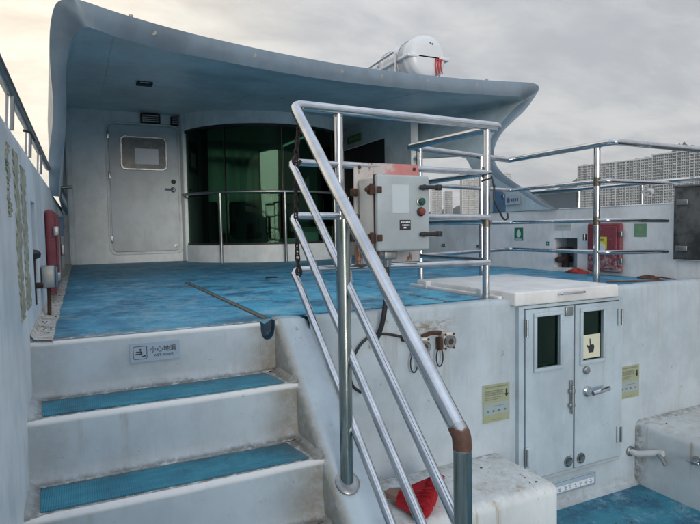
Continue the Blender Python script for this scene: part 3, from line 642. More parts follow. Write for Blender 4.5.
# ------------------------------------------------------------------ notices on the bulkhead
def notice(x0, x1, z0, z1, label, slope):
    t = thing('notice', ((x0 + x1) / 2, 2.54, (z0 + z1) / 2), label, 'notice'); w, h_ = x1 - x0, z1 - z0; y = 2.5445
    MB().box(x0, x1, y, y + 0.004, z0, z1).build('sheet', m_yellowsheet, t)
    MB().box(x0 + 0.02 * w, x1 - 0.02 * w, y - 0.0006, y - 0.0001, z0 + 0.20 * h_, z0 + 0.52 * h_).build('pale_panel', m_faded, t)
    r_ = random.Random(int(x0 * 100)); p = MB()
    def row(zc, hh, xa, xb, lo, hi):
        x = xa
        while x < xb:
            d = r_.uniform(lo, hi); e = min(xb, x + d); p.box(x0 + x * w, x0 + e * w, y - 0.0014, y - 0.0007, z0 + (zc - hh) * h_, z0 + (zc + hh) * h_); x = e + r_.uniform(0.012, 0.025)
    row(0.935, 0.018, 0.08, 0.92, 0.03, 0.06)
    for zc in (0.83, 0.78, 0.73): row(zc, 0.018, 0.07, 0.76, 0.02, 0.05)
    row(0.66, 0.012, 0.07, 0.70, 0.03, 0.09); row(0.61, 0.012, 0.07, 0.55, 0.03, 0.09)
    row(0.06, 0.008, 0.35, 0.65, 0.02, 0.05)
    kind(p.build('small_print', m_inkg, t, 0), 'stuff')
    p = MB(); row(0.42, 0.008, 0.4, 0.8, 0.02, 0.05)
    for q in (0.18, 0.38, 0.58, 0.82):
        p.prism([(x0 + (q + 0.05 * math.cos(R(a))) * w, y - 0.0007, z0 + (0.29 + 0.035 * math.sin(R(a)) * (0.6 if a > 180 else 1)) * h_) for a in range(0, 360, 40)], (0, -0.0006, 0))
    kind(p.build('diagram_marks', m_inkb, t, 0), 'stuff')
    ax = x0 + 0.88 * w; a = MB(); a.box(ax - 0.03 * w, ax + 0.03 * w, y - 0.0014, y - 0.0007, z0 + 0.72 * h_, z0 + 0.84 * h_)
    a.prism([(ax - 0.075 * w, y - 0.0007, z0 + 0.7195 * h_), (ax + 0.075 * w, y - 0.0007, z0 + 0.7195 * h_), (ax, y - 0.0007, z0 + 0.62 * h_)], (0, -0.0007, 0)); a.build('arrow', m_ink, t, 0)
notice(2.062, 2.258, -0.702, -0.480, "faded yellow printed notice with down arrow left of the white doors", 0)
notice(3.190, 3.395, -0.730, -0.510, "faded yellow printed notice with down arrow right of the white doors", 0)
ns = thing('name_plate', (2.75, 2.54, -1.22), "pale plate with worn blue print below the twin white doors", 'sign')
x0, x1, z0, z1, y = 2.42, 2.985, -1.262, -1.168, 2.5425
MB().rbox(x0, x1, y, y + 0.008, z0, z1, 0.003, 2).build('sheet', m_bluepaper, ns)
fb = MB()
for a in ((x0 + 0.006, x1 - 0.006, z1 - 0.012, z1 - 0.009), (x0 + 0.006, x1 - 0.006, z0 + 0.009, z0 + 0.012)): fb.box(a[0], a[1], y - 0.0008, y - 0.0001, a[2], a[3])
for a in (x0 + 0.006, x1 - 0.009): fb.box(a, a + 0.003, y - 0.0008, y - 0.0001, z0 + 0.0125, z1 - 0.0125)
fb.build('border', m_inkg, ns, 0)
p = MB(); r_ = random.Random(5); x = x0 + 0.03
MB().box(x0 + 0.02, x1 - 0.02, y - 0.0006, y - 0.0001, z0 + 0.018, z0 + 0.056).build('white_field', m_paper, ns, 0)
while x < x1 - 0.06:
    w = r_.uniform(0.02, 0.035)
    for q in range(4): p.box(x + r_.uniform(0, w * 0.5), x + w * r_.uniform(0.55, 1), y - 0.0014, y - 0.0007, z0 + 0.023 + q * 0.0075, z0 + 0.0265 + q * 0.0075)
    x += w + r_.uniform(0.012, 0.02)
kind(p.build('worn_print', m_inkb, ns, 0), 'stuff')
p = MB(); x = x0 + 0.03
while x < x0 + 0.14: p.box(x, x + 0.014, y - 0.0009, y - 0.0002, z1 - 0.03, z1 - 0.019); x += 0.019
kind(p.build('header_print', m_ink, ns, 0), 'stuff')

# ------------------------------------------------------------------ lockers on the lower deck
def locker(x0, x1, y0, y1, zt, label, r=0.05):
    t = thing('deck_locker', ((x0 + x1) / 2, (y0 + y1) / 2, -1.33), label, 'locker'); b = MB().rbox(x0, x1, y0, y1 + 0.06, -1.42, zt, r, 5)
    b.v = [v if v[1] < y1 else (v[0], y1, v[2]) for v in b.v]
    b.build('body', m_locker, t, 50); return t
locker(1.02, 2.19, 2.08, 2.545, -0.892, "white moulded locker bench left of the twin doors, with a red brush on it")
l2 = locker(3.365, 4.15, 0.9, 2.545, -0.898, "white moulded locker bench in the lower right corner, with a pipe fitting")
# litter on the lockers
lt = MB(); r_ = random.Random(21)
for _ in range(16):
    x, y = r_.choice([(r_.uniform(1.3, 2.1), r_.uniform(2.15, 2.5)), (r_.uniform(3.45, 4.0), r_.uniform(2.0, 2.5))]); z = -0.889; s = r_.uniform(0.002, 0.008); a = r_.uniform(0, 6.28)
    z = -0.890 if x < 3 else -0.896
    lt.prism([(x + s * math.cos(a + t) * (1.6 if k % 2 else 0.7), y + s * math.sin(a + t), z) for k, t in enumerate((0, 1.2, 2.6, 3.9, 5.1))], (0, 0, 0.003))
for _ in range(36):
    x, y = r_.choice([(r_.uniform(-0.195, -0.13), r_.uniform(2.65, 6.0)), (r_.uniform(2.45, 3.3), r_.uniform(2.1, 2.5))]); z = 0.010 if x < 0 else -1.3285; s = r_.uniform(0.002, 0.007); a = r_.uniform(0, 6.28)
    lt.prism([(x + s * math.cos(a + t) * (1.6 if k % 2 else 0.7), y + s * math.sin(a + t), z) for k, t in enumerate((0, 1.2, 2.6, 3.9, 5.1))], (0, 0, 0.004))
o = lt.build('leaf_litter', m_leaf, None, 0); kind(o, 'stuff'); o['label'] = "scattered dry leaf crumbs on lockers, gutter and lower deck"
# red brush
br = thing('brush', (1.45, 2.3, -0.89), "red bristled hand brush with weathered handle lying on the left locker", 'brush')
hc = Vector((1.305, 2.335, -0.862)); bd = Vector((0.68, -0.73, 0)).normalized(); side = Vector((0.73, 0.68, 0)).normalized()
MB().tube([hc - bd * 0.30 + Vector((0, 0, -0.008)), hc - bd * 0.15, hc], [0.014, 0.016, 0.02], 10).build('handle', m_brushh, br)
b = MB(); b.prism([hc - side * 0.026, hc + side * 0.026, hc + side * 0.052 + bd * 0.058, hc - side * 0.052 + bd * 0.058], (0, 0, 0.024)); b.build('head', m_brushh, br)
b = MB(); r_ = random.Random(2); rows = []; NC = 72
cols = [(-1 + 2 * k / NC, r_.uniform(-0.0015, 0.0015) + (0.004 if k % 2 else -0.003), r_.uniform(-0.012, 0.008)) for k in range(NC + 1)]
for t in (0.0, 0.12, 0.3, 0.5, 0.7, 0.85, 1.0):
    row = []
    for u, pl_, en in cols:
        w_ = 0.060 + 0.125 * t; L_ = 0.055 + (0.20 + en) * t - 0.03 * t * u * u
        p = hc + bd * L_ + side * (w_ * u); arch_ = (0.048 + 0.105 * t) * math.sqrt(max(0.0, 1 - (u * 0.985) ** 2)) + pl_ * (0.4 + t)
        p.z = max(-0.888, -0.886 + arch_ * (1.0 - 0.12 * t * t)); row.append(p)
    rows.append(row)
rows.append([p + Vector((0, 0, -0.012)) - bd * 0.006 for p in rows[-1]])
rows.append([Vector((p.x, p.y, -0.888)) - bd * 0.03 for p in rows[-2]])
b.grid(rows)
for k in range(260):
    u = r_.uniform(-0.97, 0.97); q_ = int((u + 1) / 2 * NC); p = Vector(rows[6][q_]); a = Vector(rows[4][q_]); b.tube([a + Vector((0, 0, 0.002)), p + Vector((0, 0, 0.001)), p + bd * r_.uniform(0.002, 0.014) + Vector((0, 0, -0.004))], [0.0016, 0.0016, 0.001], 3)
kind(b.build('bristles', m_brush, br, 50), 'stuff')
# pipe fittings on the right
pf = thing('pipe_outlet', (3.45, 2.5, -1.1), "white angled pipe outlet with nozzle low on the bulkhead right of the doors", 'pipe')
MB().lathe((3.31, 2.548, -1.10), (0, -1, 0), [(0, 0.035), (0.012, 0.035), (0.02, 0.02)], 16).build('flange', m_steel_d, pf)
MB().tube(arc([(3.31, 2.53, -1.10), (3.31, 2.49, -1.10), (3.352, 2.36, -1.055), (3.352, 2.33, -1.05)], 0.03), 0.02, 12).build('pipe', m_lid, pf)
MB().tube(arc([(3.345, 2.37, -1.06), (3.335, 2.33, -1.075), (3.33, 2.30, -1.11)], 0.02), [0.013] * 9, 10).build('nozzle', m_steel_d, pf)
pv = thing('drain_valve', (3.36, 2.2, -1.08), "small metal drain valve on the side of the right locker", 'valve')
MB().lathe((3.366, 2.12, -1.02), (-1, 0, 0), [(0, 0.028), (0.008, 0.028), (0.012, 0.016), (0.05, 0.014), (0.055, 0.0)], 16).build('body', m_steel_d, pv)
MB().rbox(3.315, 3.33, 2.08, 2.16, -1.028, -1.012, 0.005).build('lever', m_steel, pv)

# ------------------------------------------------------------------ stair and landing railing
rg = thing('stair_railing', (0.94, 2.0, -0.57), "polished steel stair handrail with three lower rails running onto the deck edge", 'railing')
XR = 0.94; PX, PY, PZ = 0.906, 1.948, -0.552
top = arc([(2.285, 2.652, 1.035), (0.965, 2.612, 1.050), (XR, 1.262, -0.135)], 0.055, 8)
top[0] = Vector((2.25, 2.651, 1.035))
MB().tube(top, 0.026, 20).build('top_rail', m_steel, rg)
MB().tube(arc([(XR, 1.276, -0.1225), (XR, 1.2545, -0.1416), (XR, 1.2500, -0.184)], 0.03, 8), 0.0270, 20).build('rusty_joint', m_rustband, rg)
MB().tube([(XR, 1.250, -0.18), (XR, 1.250, -1.15)], 0.0262, 20).build('lower_post', m_steel_t, rg)
MB().lathe((XR, 1.25, -1.14), (0, 0, 1), [(-0.05, 0.05), (0.02, 0.05), (0.03, 0.03)]).build('flange', m_steel_d, rg)
k_ = 0.893
for z0 in (0.775, 0.512, 0.243):
    ye = 1.262; MB().tube(arc([(2.2, 2.655, z0 - 0.015), (0.942, 2.622, z0), (XR, 2.535, z0 - 0.055), (XR, ye, z0 - 0.055 - (2.535 - ye) * k_)], 0.075, 8), 0.0175, 16).build('mid_rail', m_steel, rg)
MB().tube([(PX, PY, PZ - 0.01), (0.932, 1.995, 0.478)], 0.0262, 18).build('stair_post', m_steel_t, rg)
MB().lathe((PX, PY, PZ - 0.008), (0, -0.75, 1), [(0, 0.05), (0.012, 0.05), (0.018, 0.042), (0.02, 0.03)], 24).build('flange', m_steel_d, rg)
for x, y in ((1.212, 2.64), (2.19, 2.672)):
    MB().tube([(x, y, 0.003), (x, y - 0.01, 1.03)], 0.0225, 16).build('landing_post', m_steel, rg)
    MB().lathe((x, y, 0.013 if x < 2 else 0.004), (0, 0, 1), [(0, 0.042), (0.006, 0.042), (0.01, 0.028)]).build('flange', m_steel_d, rg)
MB().tube([(1.262, 2.64, 0.013), (1.262, 2.64, 0.50)], 0.017, 14).build('landing_post', m_steel, rg)
# guard railing around the hood
gr = thing('guard_railing', (3.0, 3.2, 0), "steel guard railing boxed around the companionway hood and on to the right side", 'railing')
T = 1.037
MB().tube(arc([(2.245, 2.6505, T), (2.285, 2.67, T), (2.215, 3.54, T), (2.215, 3.56, T), (3.50, 3.95, T), (3.505, 3.93, T), (3.485, 2.84, T), (4.66, 2.88, T - 0.005), (4.66, 2.88, -0.04)], 0.05, 7), 0.0235, 18).build('top_rail', m_steel, gr)
for z in (0.765, 0.475, 0.235):
    MB().tube(arc([(2.2, 2.665, z), (2.232, 2.69, z), (2.25, 3.54, z), (3.50, 3.93, z), (3.502, 2.92, z), (4.12, 2.86, z - 0.012)], 0.05, 7), 0.0165, 14).build('mid_rail', m_steel, gr)
for x, y in ((2.30, 3.56), (3.06, 3.79), (3.50, 2.995)):
    MB().tube([(x, y, 0.002), (x, y, T - 0.01)], 0.0235, 16).build('post', m_steel, gr)
    MB().lathe((x, y, 0.001), (0, 0, 1), [(0, 0.045), (0.006, 0.045), (0.01, 0.03)]).build('flange', m_steel_d, gr)
m_sleeve = steel_mat("rust_stained_tube", (0.20, 0.13, 0.085), 0.5, 0.8, 0.9)
for x, y in ((3.50, 2.995), (2.19, 2.669)):
    for z in (0.765, 0.475): MB().tube([(x, y, z - 0.035), (x, y, z + 0.03)], 0.0242, 16).build('rust_stain', m_sleeve, gr)
for x, y in ((2.30, 3.56), (3.06, 3.79), (3.50, 2.995)): MB().tube([(x, y, T - 0.024), (x, y, T - 0.016)], 0.0262, 16).build('weld_bead', m_steel_d, gr)
MB().tube([(1.212, 2.632, 1.012), (1.212, 2.632, 1.020)], 0.0255, 16).build('weld_bead', m_steel_d, rg)
cbl = MB(); cbl.tube(resample([(2.20, 2.63, 0.74), (2.215, 2.625, 0.66), (2.21, 2.62, 0.60), (2.25, 2.62, 0.53), (2.29, 2.63, 0.485), (2.33, 2.64, 0.49), (2.345, 2.66, 0.52)], 30), 0.006, 7)
tag(cbl.build('cable', m_black), "thin black cable dangling from the railing corner post", 'cable')
cw = thing('cable_tie', (2.19, 2.66, 0.73), "black tape wound round the railing corner post", 'tape')
MB().tube([(2.19 + 0.026 * math.cos(a * 0.7), 2.664 + 0.026 * math.sin(a * 0.7), 0.70 + a * 0.0035) for a in range(24)], 0.005, 6).build('tape_winding', m_black, cw)

# chain
ch = thing('chain', (0.955, 2.6, 0.25), "rusty brown chain hanging from the stair handrail end", 'chain')
link = MB(); a_ = [(0.0105 * math.cos(R(t)), 0, 0.010 * (1 if math.sin(R(t)) >= 0 else -1) + 0.0105 * math.sin(R(t))) for t in list(range(0, 181, 30)) + list(range(180, 361, 30))]
link.tube(a_, 0.0042, 6, closed=True); lo = link.build('link', m_chain, ch); lo.location = (0, 0, 0)
for v in lo.data.vertices: v.co = v.co + Vector(ch.location)
path = resample([(0.985, 2.60, 0.93), (0.972, 2.597, 0.86), (0.962, 2.585, 0.77), (0.955, 2.58, 0.70), (0.952, 2.58, 0.6), (0.953, 2.58, 0.45), (0.956, 2.58, 0.30), (0.96, 2.58, 0.25)], 25)
for i, p in enumerate(path):
    o = lo if i == 0 else lo.copy()
    if i: COL.objects.link(o); o.parent = ch
    o.location = p - Vector(ch.location); o.rotation_euler = (rnd.uniform(-.15, .15), rnd.uniform(-.15, .15), (R(35) if i % 2 else R(125)) + rnd.uniform(-.3, .3)); 
MB().tube(arc([(0.975, 2.60, 0.80), (0.94, 2.57, 0.79), (0.955, 2.60, 0.73), (0.985, 2.58, 0.78)], 0.02), 0.008, 8).build('shackle', m_chain, ch)
MB().tube([(0.96 + 0.013 * math.cos(R(t)), 2.58, 0.235 + 0.022 * math.sin(R(t))) for t in range(0, 360, 24)], 0.006, 6, closed=True).build('snap_hook', m_chain, ch)

# ------------------------------------------------------------------ control box on its plate
pl = thing('mounting_plate', (1.46, 2.62, 0.45), "rust stained grey steel plate with faded red patch behind the control box", 'plate')
MB().rbox(1.290, 1.686, 2.618, 2.630, 0.258, 0.786, 0.003, 2).build('sheet', m_plate, pl)
for x in (1.32, 1.655): MB().lathe((x, 2.618, 0.76), (0, -1, 0), [(0, 0.01), (0.006, 0.01), (0.007, 0.0)], 6).build('bolt', m_rustmetal, pl)
cbx = thing('control_box', (1.46, 2.5, 0.33), "weathered grey electric control box with two buttons and rusty hinges", 'control box')
MB().rbox(1.303, 1.600, 2.425, 2.60, 0.332, 0.700, 0.016, 3).build('case', m_boxside, cbx)
MB().rbox(1.300, 1.604, 2.392, 2.4245, 0.328, 0.704, 0.013, 3).build('door', m_box, cbx)
MB().box(1.298, 1.606, 2.4246, 2.4256, 0.326, 0.706).build('gasket', m_rustmetal, cbx)
MB().box(1.385, 1.48, 2.3905, 2.3918, 0.515, 0.655).build('pale_label', plain("bleached_label", (0.50, 0.56, 0.60), 0.5, 0, 0.05), cbx)
for z in (0.395, 0.630):
    h_ = MB(); h_.rbox(1.268, 1.302, 2.405, 2.44, z - 0.022, z + 0.022, 0.006); h_.cyl((1.272, 2.398, z - 0.028), (1.272, 2.398, z + 0.028), 0.009, 10); h_.cyl((1.25, 2.415, z), (1.27, 2.415, z), 0.011, 8); h_.rbox(1.298, 1.325, 2.384, 2.3915, z - 0.016, z + 0.016, 0.003); h_.build('hinge', m_rustmetal, cbx)
    h_ = MB(); h_.rbox(1.535, 1.655, 2.368, 2.384, z + 0.004, z + 0.024, 0.006); h_.cyl((1.562, 2.392, z + 0.014), (1.562, 2.37, z + 0.014), 0.013, 12); h_.rbox(1.632, 1.662, 2.362, 2.392, z, z + 0.028, 0.006); h_.build('toggle_latch', m_black, cbx)
    h_ = MB(); h_.rbox(1.262, 1.302, 2.594, 2.617, z - 0.02, z + 0.02, 0.006); h_.lathe((1.275, 2.594, z), (0, -1, 0), [(0, 0.012), (0.008, 0.012), (0.009, 0)], 8); h_.build('mounting_lug', m_rustmetal, cbx)
for z, m in ((0.572, m_btng), (0.522, m_btnr)):
    MB().lathe((1.548, 2.392, z), (0, -1, 0), [(0, 0.023), (0.006, 0.023), (0.008, 0.018)], 20).build('button_collar', m_steel_d if m is m_btng else m_black, cbx)
    MB().lathe((1.548, 2.384, z), (0, -1, 0), [(0, 0.018), (0.012, 0.018), (0.017, 0.012), (0.018, 0)], 20).build('push_button', m, cbx)
MB().box(1.425, 1.488, 2.3902, 2.3918, 0.432, 0.482).build('rating_plate', m_ink, cbx)
p = MB()
for z, a, c in ((0.470, 0.008, 0.055), (0.455, 0.014, 0.052), (0.443, 0.022, 0.034)):
    x = 1.425 + a
    while x < 1.425 + c: p.box(x, x + 0.006, 2.3894, 2.3901, z - 0.003, z + 0.004); x += 0.009
kind(p.build('plate_print', m_paper, cbx, 0), 'stuff')
b = MB(); b.rbox(1.365, 1.44, 2.44, 2.53, 0.285, 0.331, 0.008); b.build('gland_plate', m_steel_d, cbx)
b = MB(); b.cyl((1.402, 2.485, 0.285), (1.402, 2.485, 0.245), 0.026, 14, 0.02); b.build('cable_gland', m_steel_d, cbx)
cc = MB().tube(resample([(1.402, 2.485, 0.25), (1.40, 2.487, 0.12), (1.385, 2.50, -0.02), (1.370, 2.52, -0.10), (1.345, 2.532, -0.16)], 24), 0.013, 10)
tag(cc.build('power_cable', m_black), "thick black cable dropping from under the control box down the bulkhead", 'cable')
cc = MB().tube(resample([(1.64, 2.53, -0.205), (1.575, 2.528, -0.165), (1.50, 2.525, -0.13), (1.38, 2.525, -0.105), (1.29, 2.53, -0.13), (1.235, 2.535, -0.20), (1.21, 2.538, -0.29), (1.225, 2.54, -0.36), (1.27, 2.54, -0.40)], 50), 0.0075, 8)
tag(cc.build('cable_loop', m_black), "thin grey-black cable looping on the bulkhead under the sockets", 'cable')
def socket(x, z, label):
    t = thing('deck_socket', (x, 2.55, z), label, 'socket', 'sockets on the bulkhead')
    MB().rbox(x - 0.034, x + 0.034, 2.49, 2.549, z - 0.045, z + 0.045, 0.006).build('housing', m_boxside, t)
    MB().lathe((x, 2.49, z), (0, -1, 0), [(0, 0.036), (0.012, 0.036), (0.016, 0.03), (0.010, 0.026), (0.008, 0.02), (0.004, 0)], 20).build('socket_ring', m_steel_d, t)
    MB().lathe((x, 2.481, z), (0, -1, 0), [(0, 0.018), (0.006, 0.017), (0.008, 0)], 16).build('cap', m_rustmetal, t)
    for sx in (-1, 1):
        for sz in (-1, 1): MB().lathe((x + sx * 0.027, 2.49, z + sz * 0.038), (0, -1, 0), [(0, 0.007), (0.004, 0.007), (0.005, 0)], 8).build('screw', m_rustmetal, t)
    MB().rbox(x - 0.055, x - 0.035, 2.50, 2.54, z - 0.05, z + 0.02, 0.006).build('lid_flap', m_rustmetal, t)
    MB().tube([(x - 0.045 + 0.022 * math.sin(R(a)), 2.52, z - 0.09 + 0.05 * math.cos(R(a))) for a in range(10, 350, 20)], 0.004, 6).build('tether', m_black, t)
socket(1.625, -0.192, "rusty deck socket on the bulkhead, the one half hidden behind the handrail"); socket(1.790, -0.178, "rusty square deck socket with round cap, on bulkhead right of the handrail")
MB_ = MB().tube(resample([(1.64, 2.53, -0.145), (1.70, 2.525, -0.13), (1.76, 2.53, -0.135)], 12), 0.012, 8); tag(MB_.build('rusty_conduit', m_rustmetal), "short rusty conduit joining the two deck sockets", 'conduit')
MB_ = MB().rbox(1.515, 1.56, 2.515, 2.549, -0.16, -0.125, 0.006); tag(MB_.build('cable_clamp', m_rustmetal), "small rusty cable clamp left of the deck sockets", 'clamp')

# ------------------------------------------------------------------ deck hatch panel
dh = thing('deck_hatch', (1.37, 3.8, 0), "large flush blue deck hatch panel bordered by brown seams", 'hatch')
MB().rbox(0.83, 1.90, 2.70, 4.96, 0.001, 0.011, 0.003, 2).build('panel', m_hatchdeck, dh)
b = MB(); b.box(0.802, 0.826, 2.68, 4.99, 0.001, 0.007); b.box(1.904, 1.926, 2.72, 4.99, 0.001, 0.007); b.box(0.826, 1.904, 4.964, 4.985, 0.001, 0.007); b.build('seam', m_seam, dh)
b = MB(); b.rbox(1.50, 1.60, 4.86, 4.90, 0.012, 0.022, 0.003); b.build('lift_ring', m_darkhole, dh)
b = MB().rbox(1.93, 2.20, 2.72, 3.7, 0.001, 0.009, 0.003, 2); tag(b.build('deck_plate', m_hatchdeck), "narrow blue deck plate beside the companionway hood", 'plate')

# ------------------------------------------------------------------ right bulwark
rb = thing('bulwark', (4.165, 4, 0), "low white bulwark along the right side of the deck with red locker door", 'bulwark')
ys = [2.82, 3.3, 3.778, 4.064, 5.2, 9.2]; zs = [-0.1, 0.036, 0.32, 0.45, 0.592]
wallgrid(4.165, 4.335, ys, zs, {(2, 1)}).build('wall', m_bulwr, rb)
MB().box(4.165, 4.335, -3.5, 2.82, -1.4, 0.16).build('low_wall', m_bulwr, rb)
MB().box(4.336, 4.35, 3.70, 4.14, 0.0, 0.36).build('recess_back', m_recess, rb)
MB().rbox(4.160, 4.34, 2.822, 4.0, 0.592, 0.604, 0.005).build('capping', m_bulwr, rb)
gp = thing('gate_panel', (4.14, 2.4, 0.16), "mottled dark grey sheet panel closing the bulwark gap at far right", 'panel')
MB().rbox(4.125, 4.158, 1.3, 2.815, 0.165, 0.715, 0.004).build('sheet', m_mott, gp); MB().rbox(4.118, 4.162, 1.3, 2.82, 0.7155, 0.735, 0.004).build('top_rail', m_steel_d, gp)
for z in (0.25, 0.6): MB().rbox(4.112, 4.1245, 2.70, 2.79, z - 0.02, z + 0.02, 0.003).build('hinge', m_steel_d, gp)
rr = thing('bulwark_rail', (4.2, 3.4, 0.6), "low steel rail on posts along the right bulwark top", 'railing')
MB().tube([(4.19, 4.45, 0.775), (4.19, 1.3, 0.775)], 0.018, 12).build('rail', m_steel, rr)
for y in (3.79, 3.14): MB().cyl((4.19, y, 0.60), (4.19, y, 0.76), 0.017, 12).build('post', m_steel, rr)
b = MB(); b.lathe((4.17, 3.02, 0.70), (0, 1, 0.3), [(0, 0.0), (0.004, 0.018), (0.035, 0.02), (0.05, 0.014), (0.054, 0)], 14)
tg = thing('deck_light', (4.17, 3.05, 0.7), "small pale deck lamp clamped under the right bulwark rail", 'lamp'); b.build('lamp_head', m_lid, tg); MB().cyl((4.18, 3.05, 0.68), (4.19, 3.06, 0.77), 0.008, 8).build('clamp', m_steel_d, tg)
ws = thing('weather_screen', (4.2, 4.1, 0.6), "smoked grey weather screen between the right wing and the first rail post", 'screen')
MB().prism([(4.186, 3.80, 0.606), (4.186, 3.80, 0.752), (4.186, 4.30, 0.752), (4.186, 4.14, 0.65), (4.186, 4.05, 0.606)], (0.008, 0, 0)).build('pane', m_smoke, ws)
MB().box(4.183, 4.197, 3.79, 3.80, 0.606, 0.755).build('edge_strip', m_steel, ws)
rd = thing('fire_locker', (4.15, 3.45, 0), "faded red locker door with yellow sticker on the right bulwark", 'locker')
MB().rbox(4.125, 4.163, 3.285, 3.635, 0.028, 0.455, 0.018, 4).build('body', m_red, rd)
MB().rbox(4.112, 4.1245, 3.315, 3.605, 0.058, 0.425, 0.006).build('door', m_red, rd)
for z in (0.13, 0.36): MB().rbox(4.11, 4.14, 3.262, 3.2845, z - 0.025, z + 0.025, 0.005).build('hinge', m_steel_d, rd)
MB().rbox(4.10, 4.13, 3.636, 3.66, 0.30, 0.36, 0.005).build('latch', m_steel_d, rd)
ye = thing('sticker', (4.11, 3.47, 0.28), "bright yellow torn sticker on the right red locker door", 'sticker')
MB().prism([(4.1115, 3.41, 0.225), (4.1115, 3.41, 0.335), (4.1115, 3.53, 0.335), (4.1115, 3.53, 0.24), (4.1115, 3.48, 0.215)], (-0.001, 0, 0)).build('sheet', m_yel, ye, 0)
b = MB(); b.prism([(4.1104, 3.43, 0.20), (4.1104, 3.43, 0.262), (4.1104, 3.47, 0.285), (4.1104, 3.50, 0.25), (4.1104, 3.47, 0.20)], (-0.001, 0, 0)); b.build('torn_patch', m_paper, ye, 0)
b = MB(); b.box(4.1095, 4.1102, 3.44, 3.50, 0.300, 0.318); b.build('print', m_inkg, ye, 0)
bollard('bollard', 4.235, 3.98, "dark rusty bollard inside the square opening of the right bulwark", -1, 0.75)
kk = MB().tube([(4.215, 3.83, 0.038), (4.215, 3.83, 0.20)], 0.035, 16); tag(kk.build('roller_post', m_steel_d), "short grey roller post in the right bulwark opening beside the bollard", 'post')
def sign_r(name, y0, y1, z0, z1, mat, label, marks, mm=m_paper, xo=4.1625):
    t = thing(name, (4.163, (y0 + y1) / 2, (z0 + z1) / 2), label, 'sign'); MB().box(xo, xo + 0.002, y0, y1, z0, z1).build('sheet', mat, t)
    b = MB(); w, h_ = y1 - y0, z1 - z0
    for poly in marks: b.prism([(xo - 0.0005, y1 - u * w, z0 + v * h_) for u, v in poly], (-0.0006, 0, 0))
    b.build('pictogram', mm, t, 0); return t
star = [(0.5 + 0.30 * math.cos(R(90 + a)) * (1 if k % 2 == 0 else 0.5), 0.55 + 0.27 * math.sin(R(90 + a)) * (1 if k % 2 == 0 else 0.5)) for k, a in enumerate(range(0, 360, 30))]
sign_r('safety_sign', 4.485, 4.612, 0.29, 0.425, m_green, "dark green safety sign with white pictogram on the right bulwark", [[(0.5 + 0.24 * math.cos(R(a)), 0.52 + 0.28 * math.sin(R(a)) + (0.12 if a == 90 else 0)) for a in range(0, 360, 30)], [(0.15, 0.08), (0.85, 0.08), (0.85, 0.14), (0.15, 0.14)]])
sign_r('safety_sign', 3.07, 3.185, 0.335, 0.445, m_greenf, "faded pale green sign right of the red locker door", [[(0.5 + 0.2 * math.cos(R(a)), 0.62 + 0.2 * math.sin(R(a))) for a in range(0, 360, 30)], [(0.2, 0.12), (0.8, 0.12), (0.8, 0.2), (0.2, 0.2)]], m_yellowsheet)
sign_r('name_sticker', 4.49, 4.715, 0.672, 0.765, plain("grey_sticker", (0.50, 0.53, 0.56), 0.4), "grey sticker with dark emblem and worn lettering on the right wing", [[(0.2 + 0.12 * math.cos(R(a)), 0.5 + 0.3 * math.sin(R(a))) for a in range(0, 360, 30)]] + [[(0.4 + 0.13 * q, 0.34), (0.49 + 0.13 * q, 0.34), (0.49 + 0.13 * q, 0.68), (0.4 + 0.13 * q, 0.68)] for q in range(4)], m_inkb, 4.128)
sign_r('small_plate', 3.845, 4.055, 0.395, 0.466, plain("pale_plate", (0.58, 0.62, 0.60), 0.5), "faint pale plate above the square opening in the right bulwark", [[(0.1 + 0.11 * q, 0.4), (0.18 + 0.11 * q, 0.4), (0.18 + 0.11 * q, 0.65), (0.1 + 0.11 * q, 0.65)] for q in range(8)], plain("pale_print", (0.42, 0.47, 0.45), 0.5))
sign_r('small_sticker', 4.125, 4.165, 0.245, 0.285, m_green, "tiny green sticker left of the right bulwark opening", [star])
b = MB(); b.rbox(4.150, 4.164, 4.735, 4.945, 0.60, 0.925, 0.006); bb = thing('wing_locker', (4.15, 4.84, 0.6), "blue painted locker panel on the inside of the right wing", 'panel'); b.build('panel', m_bluep, bb); MB().rbox(4.140, 4.1495, 4.76, 4.79, 0.74, 0.79, 0.004).build('catch', m_steel_d, bb)
for y, w_ in ((5.2, "nearest the wing locker"), (5.9, "middle of the three behind the hood railing"), (6.4, "farthest back toward the deckhouse")): tag(MB().rbox(4.155, 4.1645, y - 0.04, y + 0.04, 0.20, 0.235, 0.004).build('scupper_plate', m_steel_d), "small dark scupper plate on the right bulwark, " + w_, 'plate', 'scupper plates along the right bulwark')
# rag, leaf, stick
r_ = random.Random(9)
def lump(name, c, rx, ry, rz, mat, label, cat, seed):
    r2 = random.Random(seed); rows = []
    for i in range(9):
        th = R(90 * i / 8); rows.append([(c[0] + rx * math.cos(th) * math.cos(a) * (1 + r2.uniform(-.24, .24)), c[1] + ry * math.cos(th) * math.sin(a) * (1 + r2.uniform(-.24, .24)), c[2] + rz * math.sin(th) * (1 + r2.uniform(-.3, .3)) * (1 + 0.5 * math.sin(a * 2 + seed))) for a in [2 * math.pi * k / 18 for k in range(18)]])
    b = MB().grid(rows, True); return tag(b.build(name, mat, None, 50), label, cat)
lump('rag', (4.10, 3.72, 0.001), 0.045, 0.13, 0.026, m_orange, "crumpled orange-red rag on deck beside the right opening", 'rag', 3)
lump('dry_leaf', (4.09, 2.99, 0.001), 0.035, 0.09, 0.02, m_leaf, "curled dry brown leaf by the base of the right bulwark", 'leaf', 5)
tag(MB().tube([(4.10, 3.08, 0.012), (4.10, 2.9, 0.02), (4.09, 2.72, 0.010)], [0.004, 0.006, 0.004], 6).build('twig', m_leaf), "thin dry twig beside the brown leaf at the right bulwark", 'twig')
